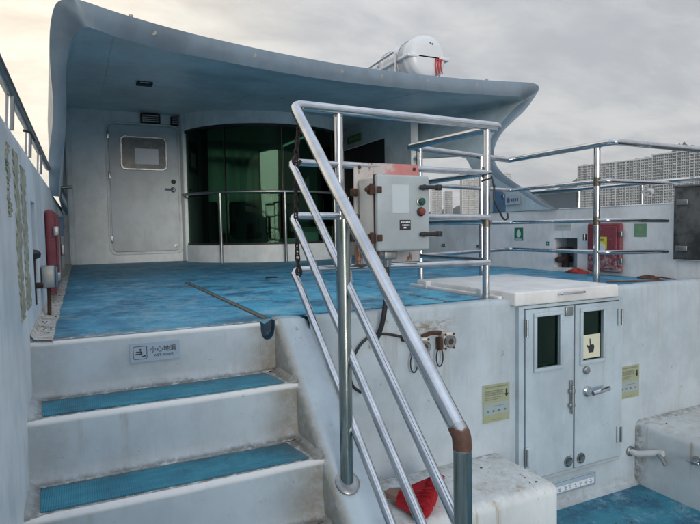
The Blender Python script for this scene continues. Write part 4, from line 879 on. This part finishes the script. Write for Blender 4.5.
tag(MB().tube([(3.55, 2.95, 0.01), (3.70, 2.86, 0.014), (3.98, 2.78, 0.009)], [0.006, 0.008, 0.004], 6).build('twig', m_leaf), "dark twig lying near the right end of the deck edge", 'twig')

# ------------------------------------------------------------------ deckhouse with swept canopy
dk = thing('deckhouse', (2.0, 8.9, 0), "white deckhouse with swept blue-grey canopy roof and curved dark green window", 'deckhouse')
O = [(-0.218, 5.40, 0.765), (-0.214, 5.304, 0.958), (-0.207, 5.252, 1.068), (-0.185, 5.171, 1.179), (-0.161, 5.079, 1.308), (-0.146, 4.981, 1.454), (-0.148, 4.861, 1.645), (-0.146, 4.749, 1.813), (-0.130, 4.650, 1.949), (-0.093, 4.560, 2.061), (-0.033, 4.500, 2.09), (0.067, 4.455, 2.085), (0.336, 4.586, 2.08), (0.702, 4.746, 2.08), (1.15, 4.892, 2.08), (1.842, 5.054, 2.08), (2.626, 5.153, 2.08), (3.668, 5.135, 2.08), (4.325, 5.04, 2.08), (4.66, 4.99, 2.085),
     (4.83, 5.0, 2.085), (4.902, 5.02, 2.05), (4.860, 5.020, 1.974), (4.708, 5.027, 1.793), (4.532, 5.047, 1.642), (4.371, 5.048, 1.503), (4.271, 5.032, 1.372), (4.199, 4.981, 1.250), (4.18, 4.908, 1.108), (4.17, 4.732, 0.972), (4.167, 4.417, 0.80), (4.167, 4.183, 0.666), (4.167, 4.02, 0.600)]
I = [(-0.153, 5.47, 0.765), (-0.127, 5.351, 0.966), (-0.106, 5.293, 1.077), (-0.084, 5.212, 1.190), (-0.066, 5.123, 1.322), (-0.054, 5.027, 1.471), (-0.049, 4.912, 1.630), (-0.034, 4.791, 1.750), (-0.002, 4.682, 1.855), (0.047, 4.584, 1.905), (0.104, 4.49, 1.915), (0.2, 4.545, 1.915), (0.336, 4.64, 1.915), (0.667, 4.80, 1.915), (1.15, 4.922, 1.915), (1.845, 5.08, 1.915), (2.62, 5.16, 1.915), (3.65, 5.12, 1.915), (4.31, 5.03, 1.915), (4.55, 5.0, 1.918),
     (4.66, 5.03, 1.92), (4.72, 5.08, 1.905), (4.66, 5.12, 1.84), (4.575, 5.13, 1.767), (4.401, 5.14, 1.595), (4.268, 5.13, 1.434), (4.185, 5.09, 1.287), (4.15, 5.03, 1.16), (4.14, 4.95, 1.03), (4.14, 4.78, 0.92), (4.14, 4.46, 0.77), (4.14, 4.23, 0.65), (4.14, 4.07, 0.600)]
K = [(-0.2, 8.9, 0.70), (-0.2, 8.9, 0.80), (-0.2, 8.9, 0.92), (-0.2, 8.9, 1.06), (-0.2, 8.9, 1.25), (-0.2, 8.9, 1.5), (-0.2, 8.9, 1.75), (-0.2, 8.9, 1.95), (-0.19, 8.9, 2.10), (-0.15, 8.9, 2.19), (-0.05, 8.9, 2.22), (0.1, 8.9, 2.22), (0.4, 8.9, 2.22), (0.75, 8.9, 2.22), (1.15, 8.9, 2.21), (1.8, 8.9, 2.20), (2.55, 8.9, 2.20), (3.4, 8.9, 2.20), (3.85, 8.9, 2.20), (4.0, 8.9, 2.20),
     (4.1, 8.9, 2.19), (4.15, 8.9, 2.12), (4.26, 8.4, 2.02), (4.30, 7.4, 1.75), (4.28, 6.80, 1.50), (4.19, 6.62, 1.40), (4.165, 5.56, 1.29), (4.165, 5.35, 1.14), (4.165, 5.22, 1.02), (4.165, 5.16, 0.92), (4.165, 5.13, 0.80), (4.165, 5.12, 0.68), (4.165, 5.12, 0.597)]
def cat_curve(P, sub=4):
    P = [Vector(p) for p in P]; E = [P[0] * 2 - P[1]] + P + [P[-1] * 2 - P[-2]]; r = []
    for i in range(1, len(E) - 2):
        a, b_, c, d = E[i - 1], E[i], E[i + 1], E[i + 2]
        for t in range(sub):
            q = t / sub; r.append(0.5 * ((2 * b_) + (c - a) * q + (2 * a - 5 * b_ + 4 * c - d) * q * q + (3 * b_ - a - 3 * c + d) * q ** 3))
    r.append(P[-1]); return r
Oc, Ic, Kc = cat_curve(O), cat_curve(I), cat_curve(K)
n = len(Oc); cen = Vector((2.2, 0, 1.0))
def bandpt(i, t):                             # rounded leading edge between outer (t=0) and inner (t=1)
    o_, q_ = Oc[i], Ic[i]; p = o_.lerp(q_, t); bulge = 0.022 * math.sin(math.pi * t)
    d = Vector((0, -1, 0)); return p + d * bulge
MB().grid([[bandpt(i, t) for i in range(n)] for t in (0, 0.08, 0.2, 0.4, 0.6, 0.8, 0.92, 1.0)]).build('canopy_edge', m_fascia, dk, 60)
def soff(i, t):
    p = Ic[i].lerp(Kc[i], t); return p
MB().grid([[soff(i, t) for i in range(n)] for t in (0, 0.01, 0.03, 0.08, 0.16, 0.3, 0.45, 0.6, 0.75, 0.9, 1.0)]).build('canopy_lining', m_canopy, dk, 40)
# outer skin: thickness outward
outer = []
for t in (0, 0.02, 0.06, 0.15, 0.35, 0.6, 1.0):
    row = []
    for i in range(n):
        f = i / (n - 1); o_ = Oc[i]; k_ = Kc[i].copy()
        push = Vector((-0.14, 0, 0)) if f < 0.30 else (Vector((0, 0, 0.14)) if f < 0.62 else Vector((0.16, 0, 0.04)))
        if f > 0.78: push = Vector((0.14, 0, 0))
        row.append(o_.lerp(k_ + push, t) + Vector((0, 0, 0.03 * math.sin(min(1, t * 8) * math.pi / 2) if 0.3 <= f < 0.62 else 0)))
    outer.append(row)
MB().grid(outer).build('canopy_roof_skin', m_fascia, dk, 40)
MB().grid([[Kc[i] + (Vector((0.14, 0, 0))) for i in range(92, n)], [Kc[i] for i in range(92, n)]]).build('arch_edge', m_fascia, dk, 40)
for x in (0.585, 1.45, 2.35, 2.9, 3.45, 4.1):
    # round fastener caps on the fascia
    j_ = min(range(n), key=lambda i: abs(Oc[i].x - x) + (9 if Oc[i].z < 2.0 else 0)); c = bandpt(j_, 0.42)
    MB().lathe(c + Vector((0, 0.004, 0)), (0, -1, 0), [(0, 0.021), (0.003, 0.020), (0.004, 0.012), (0.0045, 0)], 16).build('fastener_cap', m_capm, dk)
for x in (0.40, 4.15):
    j_ = min(range(n), key=lambda i: abs(Oc[i].x - x) + (9 if Oc[i].z < 2.0 else 0)); c = Oc[j_]
    MB().lathe(c + Vector((0, 0.03, 0.0)), (0, 0, 1), [(0, 0.016), (0.02, 0.016), (0.026, 0.01), (0.028, 0)], 12).build('roof_stud', m_steel_d, dk)
# lining seam and ceiling light
sp = [(0.0, 0.0), ]
i_s = min(range(n), key=lambda i: abs(Ic[i].x - 0.30) + (9 if Ic[i].z < 1.9 or i > n * 0.5 else 0))
MB().tube([soff(i_s, t) + Vector((0, 0, -0.001)) for t in (0.02, 0.2, 0.5, 0.8, 0.99)], 0.004, 6).build('lining_seam', m_canopy, dk)
for xx_ in (1.9, 3.3):
    q_s = min(range(n), key=lambda i: abs(Ic[i].x - xx_) + (9 if Ic[i].z < 1.9 else 0))
    MB().tube([soff(q_s, t) + Vector((0, 0, -0.001)) for t in (0.02, 0.2, 0.5, 0.7)], 0.003, 6).build('lining_seam', m_canopy, dk)
cl_ = MB(); cl_.rbox(0.60, 0.76, 6.30, 6.42, 2.0, 2.028, 0.006); cl_.build('ceiling_lamp', m_darkhole, dk)
MB().box(0.635, 0.72, 6.292, 6.2995, 2.004, 2.018).build('lamp_lens', m_steel, dk)
# front wall left of the bay, corner post, right portion
CXB, CYB, RB = 2.72, 8.85, 1.30
MB().box(-0.2, 1.42, 8.9, 8.96, -0.1, 2.24).build('front_wall', m_cabin, dk)
MB().rbox(-0.14, -0.06, 8.78, 8.90, 0.0, 2.2, 0.02).build('corner_post', m_cabin, dk)
MB().rbox(1.42, 1.56, 8.62, 8.96, 0.0, 2.24, 0.02).build('bay_jamb', m_cabin, dk)
MB().box(3.98, 4.165, 8.9, 8.96, -0.1, 2.24).build('front_wall', m_cabin, dk)
# right side wall with doorway
wallgrid(4.165, 4.285, [6.66, 7.40, 8.86, 12.0], [0.5, 0.595, 1.80, 2.02, 2.3], {(1, 1), (1, 2 - 1)}).build('side_wall', m_cabin, dk)
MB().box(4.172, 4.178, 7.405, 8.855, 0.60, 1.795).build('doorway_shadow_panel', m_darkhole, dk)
def bay(z0, z1, r0, r1, name, mat, a0=-97, a1=97, n_=40):
    b = MB(); rows = []
    for k in range(n_ + 1):
        a = R(a0 + (a1 - a0) * k / n_); s_, c_ = math.sin(a), math.cos(a)
        rows.append([(CXB + r0 * s_, CYB - r0 * c_, z0), (CXB + r0 * s_, CYB - r0 * c_, z1), (CXB + r1 * s_, CYB - r1 * c_, z1), (CXB + r1 * s_, CYB - r1 * c_, z0)])
    b.grid(rows, True); return b.build(name, mat, dk, 40)
bay(-0.02, 0.245, RB, RB - 0.08, 'bay_sill', m_cabin); bay(1.935, 2.26, RB + 0.01, RB - 0.08, 'bay_lintel', m_cabin)
bay(0.245, 0.275, RB - 0.012, RB - 0.06, 'bay_frame', m_black); bay(1.90, 1.935, RB - 0.012, RB - 0.06, 'bay_frame', m_black)
cuts = [-88, -42, -5, 38, 92]
for a0, a1 in zip(cuts, cuts[1:]):
    bay(0.275, 1.90, RB - 0.030, RB - 0.036, 'glass_pane', m_glass, a0 + 0.35, a1 - 0.35, 14)
for a in cuts:
    bay(0.275, 1.90, RB - 0.024, RB - 0.05, 'mullion', m_black, a - 0.35, a + 0.35, 1)
# interior: rear and side openings added to show bright bands through the bay
b = wallgrid(0.2, 0.16, [8.97, 9.4, 10.9, 12.0], [0.0, 1.1, 1.75, 2.36], {(1, 1)}); b.build('inner_wall', m_inner, dk)
b = wallgrid(12.0, 12.05, [0.2, 2.25, 2.95, 3.55, 3.72, 3.96, 4.16], [0.0, 0.5, 1.15, 1.84, 1.93, 2.04, 2.2, 2.36], {(1, 3), (1, 5), (2, 5), (4, 1), (1, 1), (1, 2), (2, 2)}); b.v = [(v[1], v[0], v[2]) for v in b.v]; b.build('rear_wall', m_inner, dk)
MB().box(0.16, 4.16, 8.965, 12.0, 2.34, 2.36).build('inner_ceiling', m_inner, dk); MB().prism([(CXB + 1.2 * math.sin(R(a)), CYB - 1.2 * math.cos(R(a)) if abs(a) < 89 else 8.96, 2.34) for a in range(-90, 91, 10)], (0, 0, 0.03)).build('bay_ceiling', m_inner, dk); MB().box(0.16, 4.16, 8.97, 12.0, -0.06, 0.0).build('inner_floor', m_seat, dk)
for x in (1.7, 2.35, 3.0): MB().rbox(x, x + 0.45, 9.6, 9.75, 0.35, 0.95, 0.05).build('seat_back', m_seat, dk); MB().rbox(x, x + 0.45, 9.2, 9.6, 0.3, 0.42, 0.04).build('seat_cushion', m_seat, dk)
def curtain(x0, x1, y, z0, z1):
    rows = [[(x0 + (x1 - x0) * k / 24, y + 0.03 * math.sin(k * 1.7), z) for k in range(25)] for z in (z0, (z0 + z1) / 2, z1)]
    MB().grid(rows).build('curtain', m_curtain, dk)
curtain(2.18, 3.62, 11.9, 0.4, 1.838); curtain(3.7, 3.99, 11.9, 0.4, 1.2); curtain(2.2, 3.62, 11.93, 1.842, 2.22)
# cabin door
def rrect(name, mat, parent, x0, x1, z0, z1, r, y0, y1, bev=0.006):
    P = [(cx_ + r * math.cos(R(a)), cz_ + r * math.sin(R(a))) for cx_, cz_, a0 in ((x1 - r, z1 - r, 0), (x0 + r, z1 - r, 90), (x0 + r, z0 + r, 180), (x1 - r, z0 + r, 270)) for a in range(a0, a0 + 91, 15)]
    c_ = ((x0 + x1) / 2, (z0 + z1) / 2)
    ins = lambda k: [(c_[0] + (x - c_[0]) * (1 - k / (x1 - x0) * 2), c_[1] + (z - c_[1]) * (1 - k / (z1 - z0) * 2)) for x, z in P]
    b = MB().grid([[(x, y1, z) for x, z in P], [(x, y0 + bev, z) for x, z in P], [(x, y0, z) for x, z in ins(bev)]], True)
    b.add([(x, y0, z) for x, z in ins(bev)], [tuple(range(len(P)))]); return b.build(name, mat, parent, 30)
d = rrect('door', m_door, dk, 0.425, 1.385, 0.165, 2.02, 0.07, 8.862, 8.897)
pth = [(0.40, 8.893, 0.17), (0.40, 8.893, 2.05), (1.41, 8.893, 2.05), (1.41, 8.893, 0.14), (0.40, 8.893, 0.14)]
MB().tube(arc([(0.395, 8.893, 1.0)] + [(0.395, 8.893, 2.05), (1.415, 8.893, 2.05), (1.415, 8.893, 0.135), (0.395, 8.893, 0.135)] + [(0.395, 8.893, 1.0)], 0.10, 6), 0.017, 10).build('frame', m_cabin, d)
wp = [(0.575 + 0.0, 1.35), (1.235, 1.865)]
rrect('window_surround', m_steel_d, d, 0.575, 1.235, 1.365, 1.865, 0.07, 8.850, 8.8618, 0.005)
rrect('window_pane', plain('grey_film_glass', (0.16, 0.18, 0.18), 0.25), d, 0.60, 1.21, 1.39, 1.84, 0.055, 8.8472, 8.8499, 0.001)
MB().box(0.775, 1.105, 8.8445, 8.8465, 1.455, 1.685).build('paper_notice', m_paper, d)
b = MB(); b.lathe((1.30, 8.862, 1.085), (0, -1, 0), [(0, 0.04), (0.012, 0.04), (0.02, 0.02), (0.05, 0.018)], 16); b.tube([(1.31, 8.815, 1.085), (1.18, 8.812, 1.09)], 0.014, 10); b.build('handle', m_steel, d)
MB().lathe((1.31, 8.862, 1.205), (0, -1, 0), [(0, 0.035), (0.014, 0.035), (0.016, 0)], 16).build('lock', m_black, d)
MB().lathe((1.32, 8.862, 0.235), (0, -1, 0), [(0, 0.03), (0.014, 0.03), (0.016, 0)], 16).build('kick_stud', m_steel_d, d)
for z in (0.36, 1.28, 1.86): MB().rbox(0.405, 0.44, 8.85, 8.895, z - 0.05, z + 0.05, 0.006).build('hinge', m_steel_d, d)
for x0, x1, z0, z1 in ((0.875, 1.15, 2.06, 2.20), (1.30, 1.545, 2.05, 2.18)):
    v = MB().rbox(x0, x1, 8.82, 8.897, z0, z1, 0.01).build('vent_hood', m_darkhole, dk)
    for q in range(4): MB().box(x0 + 0.02, x1 - 0.02, 8.806, 8.8195, z0 + 0.018 + q * 0.028, z0 + 0.030 + q * 0.028).build('vent_slat', m_steel_d, v)
# bay handrail
bh = thing('bay_handrail', (2.4, 7.5, 0), "thin steel handrail curving around the dark green bay window", 'railing')
pts = [(1.44, 8.62, 0.98)] + [(CXB + 1.38 * math.sin(R(a)), CYB - 1.38 * math.cos(R(a)), 0.985) for a in range(-76, 90, 6)]
MB().tube(pts, 0.02, 10).build('rail', m_steel_d, bh)
for a in (-43, -5, 32, 70): MB().cyl((CXB + 1.38 * math.sin(R(a)), CYB - 1.38 * math.cos(R(a)), 0.0), (CXB + 1.38 * math.sin(R(a)), CYB - 1.38 * math.cos(R(a)), 0.975), 0.021, 12).build('post', m_steel_d, bh)
MB().lathe((1.47, 8.61, 0.98), (0, 1, 0), [(-0.01, 0.03), (0.012, 0.045)], 12).build('wall_flange', m_steel_d, bh)
es = thing('exit_sign', (4.15, 8.4, 1.93), "small green exit sign above the dark doorway under the canopy", 'sign')
MB().rbox(4.148, 4.1645, 8.15, 8.66, 1.875, 2.0, 0.004).build('panel', m_greenx, es)
p = MB()
for q in range(5): p.box(4.1465, 4.1475, 8.22 + q * 0.08, 8.27 + q * 0.08, 1.91, 1.965)
kind(p.build('worn_print', plain("exit_print", (0.4, 0.5, 0.25), 0.5), es, 0), 'stuff')

# life raft canister on the roof
def raft():
    d = 6.95; c = Vector((3.98, 5.92, 2.56)); r0 = 0.275; L = 1.25
    t = thing('life_raft_canister', (c.x, c.y + 0.6, 2.24), "white fibreglass life raft canister with red lashing on the canopy roof", 'life raft')
    def half(sgn, nm, rr):
        b = MB(); rows = []
        prof_ = [(0.0, 0.0), (0.0, 0.55), (0.012, 0.80), (0.035, 0.95), (0.07, 1.0), (0.12, 1.0), (0.13, 1.03), (0.17, 1.03), (0.18, 1.0), (0.5, 1.0), (0.51, 1.03), (0.55, 1.03), (0.56, 1.0), (0.95, 1.0), (0.96, 1.03), (1.0, 1.03), (1.01, 1.0), (L - 0.07, 1.0), (L - 0.03, 0.93), (L, 0.6), (L, 0.0)]
        for y, f in prof_:
            rows.append([(c.x + rr * f * math.cos(R(a)), c.y + y, c.z + sgn * (rr * f * math.sin(R(a)))) for a in range(0, 181, 9)])
        b.grid(rows); return b.build(nm, m_raftg, t, 40)
    half(1, 'upper_shell', r0); half(-1, 'lower_shell', r0 * 0.985)
    b = MB(); b.rbox(c.x - r0 - 0.035, c.x + r0 + 0.035, c.y + 0.0, c.y + L, c.z - 0.028, c.z + 0.012, 0.012); b.build('rim', m_raftg, t)
    for y in (0.30, 0.80): MB().tube([(c.x + (r0 + 0.012) * math.cos(R(a)), c.y + y, c.z + (r0 + 0.012) * math.sin(R(a))) for a in range(-30, 211, 10)], 0.009, 8).build('strap', m_steel, t)
    for sx in (-1, 1): MB().tube(arc([(c.x + sx * 0.33, c.y + 0.25, 2.16), (c.x + sx * 0.33, c.y + 0.25, c.z + 0.10), (c.x + sx * 0.33, c.y + 1.35, c.z + 0.06), (c.x + sx * 0.33, c.y + 1.35, 2.16)], 0.05), 0.016, 10).build('cradle_rail', m_steel, t)
    for y in (0.3, 0.95): MB().rbox(c.x - 0.34, c.x + 0.34, c.y + y, c.y + y + 0.06, 2.18, 2.285, 0.008).build('cradle_foot', m_steel_d, t)
    b = MB()
    for x, z1_ in ((0.085, -0.23), (0.125, -0.21), (0.16, -0.20)): b.tube([(c.x + x + 0.015, c.y - 0.010, c.z - 0.03), (c.x + x, c.y - 0.014, c.z - 0.10), (c.x + x + 0.03, c.y - 0.006, c.z + z1_)], 0.010, 6)
    b.tube([(c.x + 0.085, c.y - 0.012, c.z - 0.03), (c.x + 0.19, c.y - 0.012, c.z - 0.035)], 0.012, 6); b.build('red_lashing', m_redtape, t)
    b = MB()
    for x in (0.02, 0.05): b.lathe((c.x + x, c.y + 0.004, c.z + 0.165 - (0.01 if x > 0.03 else 0)), (0, -1, 0.2), [(0, 0.012), (0.006, 0.012), (0.008, 0)], 10)
    b.build('vent_stud', m_inkb, t)
raft()

# ------------------------------------------------------------------ shore buildings
def tower(loc, rz, L, D, secs, fh, bayw, label, group=None, wmat=m_apt, band=True):
    loc = (loc[0], loc[1], -1.9)
    t = thing('apartment_building', loc, label, 'building', group, rz); T_ = Matrix.Rotation(rz, 4, 'Z')
    def put(b, nm, mat, stuff=False):
        b.v = [tuple(T_ @ Vector(v)) for v in b.v]
        # vertices are local to the rotated thing
        me = bpy.data.meshes.new(nm); me.from_pydata([tuple(T_.inverted() @ Vector(v)) for v in b.v], [], b.f); bm = bmesh.new(); bm.from_mesh(me); bmesh.ops.recalc_face_normals(bm, faces=bm.faces[:]); bm.to_mesh(me); bm.free()
        me.materials.append(mat); o = bpy.data.objects.new(nm, me); COL.objects.link(o); o.parent = t
        if stuff: o['kind'] = 'stuff'
    wb, bb_, wi, fi = MB(), MB(), MB(), MB(); rb_ = random.Random(int(L))
    for (u0, u1, fl) in secs:
        H = fl * fh; wb.box(u0 + 0.01, u1 - 0.01, 0.9, D, 0, H); wb.box(u0 + (u1 - u0) * 0.3, u0 + (u1 - u0) * 0.6, D * 0.4, D * 0.8, H, H + 1.9)
        for q in range(int((u1 - u0) / 9)): wb.box(u0 + 3 + q * 9, u0 + 3 + q * 9 + rb_.uniform(2, 5), D * 0.3, D * 0.6, H + 0.01, H + rb_.uniform(1.2, 2.8))
        nb = max(1, round((u1 - u0) / bayw)); w = (u1 - u0) / nb
        for k in range(nb):
            x = u0 + k * w
            fi.box(x - (0.34 if k % 3 == 0 else 0.12), x + (0.34 if k % 3 == 0 else 0.12), -0.25 if k % 3 == 0 else 0.1, 1.0, 0, H + (1.6 if k % 6 == 0 else 0.6))
            if k % 2: fi.box(x + w * 0.46, x + w * 0.54, 0.3, 1.0, 0, H)
            for f in range(fl):
                z = f * fh
                q_ = rb_.random()
                wi.box(x + 0.3, x + w * (0.36 + 0.1 * q_), 0.78, 0.88, z + (0.9 if q_ < 0.7 else 0.4), z + fh - 0.3); wi.box(x + w * 0.56, x + w - 0.3, 0.78, 0.88, z + 0.3 + 0.5 * (q_ > 0.5), z + fh - 0.3)
                if q_ > 0.72: bb_.box(x + w * 0.4, x + w * 0.4 + 0.7, -0.1, 0.7, z + 0.9, z + 1.5)
                bb_.box(x + 0.4, x + w - 0.4, -0.2 if (k + (f % 7 == 3)) % 2 else 0.35, 0.77, z - 0.1, z + (0.75 if k % 2 else 0.4) * rb_.choice((1, 1, 1.3, 0.7)))
        fi.box(u1 - 0.35, u1 + 0.35, -0.25, 1.0, 0, H)
        bb_.box(u0, u1, -0.3, 1.4, H + 0.01, H + 1.1)
        for (yy_,) in ((D + 0.02,),):
            for k in range(nb):
                for f in range(fl): wi.box(u0 + k * w + 0.8, u0 + k * w + w - 0.8, D + 0.0, D + 0.06, f * fh + 0.9, f * fh + fh - 0.5)
    for fl_, u in ((secs[0][2], secs[0][0]), (secs[-1][2], secs[-1][1])):
        sx = -0.06 if u == secs[0][0] else 0.06
        for f in range(fl_):
            for q in range(3): wi.box(min(u, u + sx), max(u, u + sx), D * (0.2 + 0.25 * q), D * (0.2 + 0.25 * q) + 1.8, f * fh + 0.9, f * fh + fh - 0.5)
    put(wb, 'wall', wmat); put(fi, 'fin', m_apt2, True); put(bb_, 'balcony', m_apt2, True); put(wi, 'window', m_win, True)
def at(px, py, d):   # a place on the far shore by bearing and distance
    return cam.location + cx * ((px - 350) / 560 * d) + cf * d + cu * (-(py - 262) / 560 * d)
Z0 = -3.4
A = at(577.5, 222, 600); B = at(745, 218, 470); v = B - A; L = Vector((v.x, v.y)).length; rz = math.atan2(v.y, v.x)
tower((A.x, A.y, Z0), rz, L, 16, [(0, L * 0.36, 25), (L * 0.36, L * 0.50, 25), (L * 0.50, L * 0.74, 26), (L * 0.74, L, 26)], 2.58, 3.6, "long pale balconied apartment slab on the shore behind the right railing")
for px, d, fl, w, dd, lab in ((432, 800, 19, 14, 14, "low pale apartment tower, leftmost of the shore towers seen through the guard rails"), (445, 900, 20, 12, 14, "pale apartment tower second from left of those seen through the guard rails"), (462.5, 760, 27, 26, 16, "broad tall apartment tower seen through the guard rails left of the wing"), (499, 900, 29, 20, 18, "slim grey apartment tower rising just right of the canopy wing")):
    a = at(px, 224, d); c = at(px + 50, 224, d); v = c - a
    tower((a.x, a.y, Z0), math.atan2(v.y, v.x), w, dd, [(0, w, fl)], 3.0, w / 3.0, lab, 'shore towers')

# ------------------------------------------------------------------ sea haze
hz = MB().box(-3300, 3300, -3300, 3300, -5.0, 300.0).build('haze', bpy.data.materials.new("sea_haze"), None, 0)
hm = hz.data.materials[0]; hm.use_nodes = True; hm.node_tree.nodes.clear()
ho = hm.node_tree.nodes.new('ShaderNodeOutputMaterial'); hv = hm.node_tree.nodes.new('ShaderNodeVolumePrincipled')
hv.inputs['Color'].default_value = (0.86, 0.9, 0.95, 1); hv.inputs['Density'].default_value = 0.00013; hv.inputs['Anisotropy'].default_value = 0.3
hm.node_tree.links.new(hv.outputs[0], ho.inputs['Volume']); kind(hz, 'stuff'); hz['label'] = "pale thin haze over the water and shore"
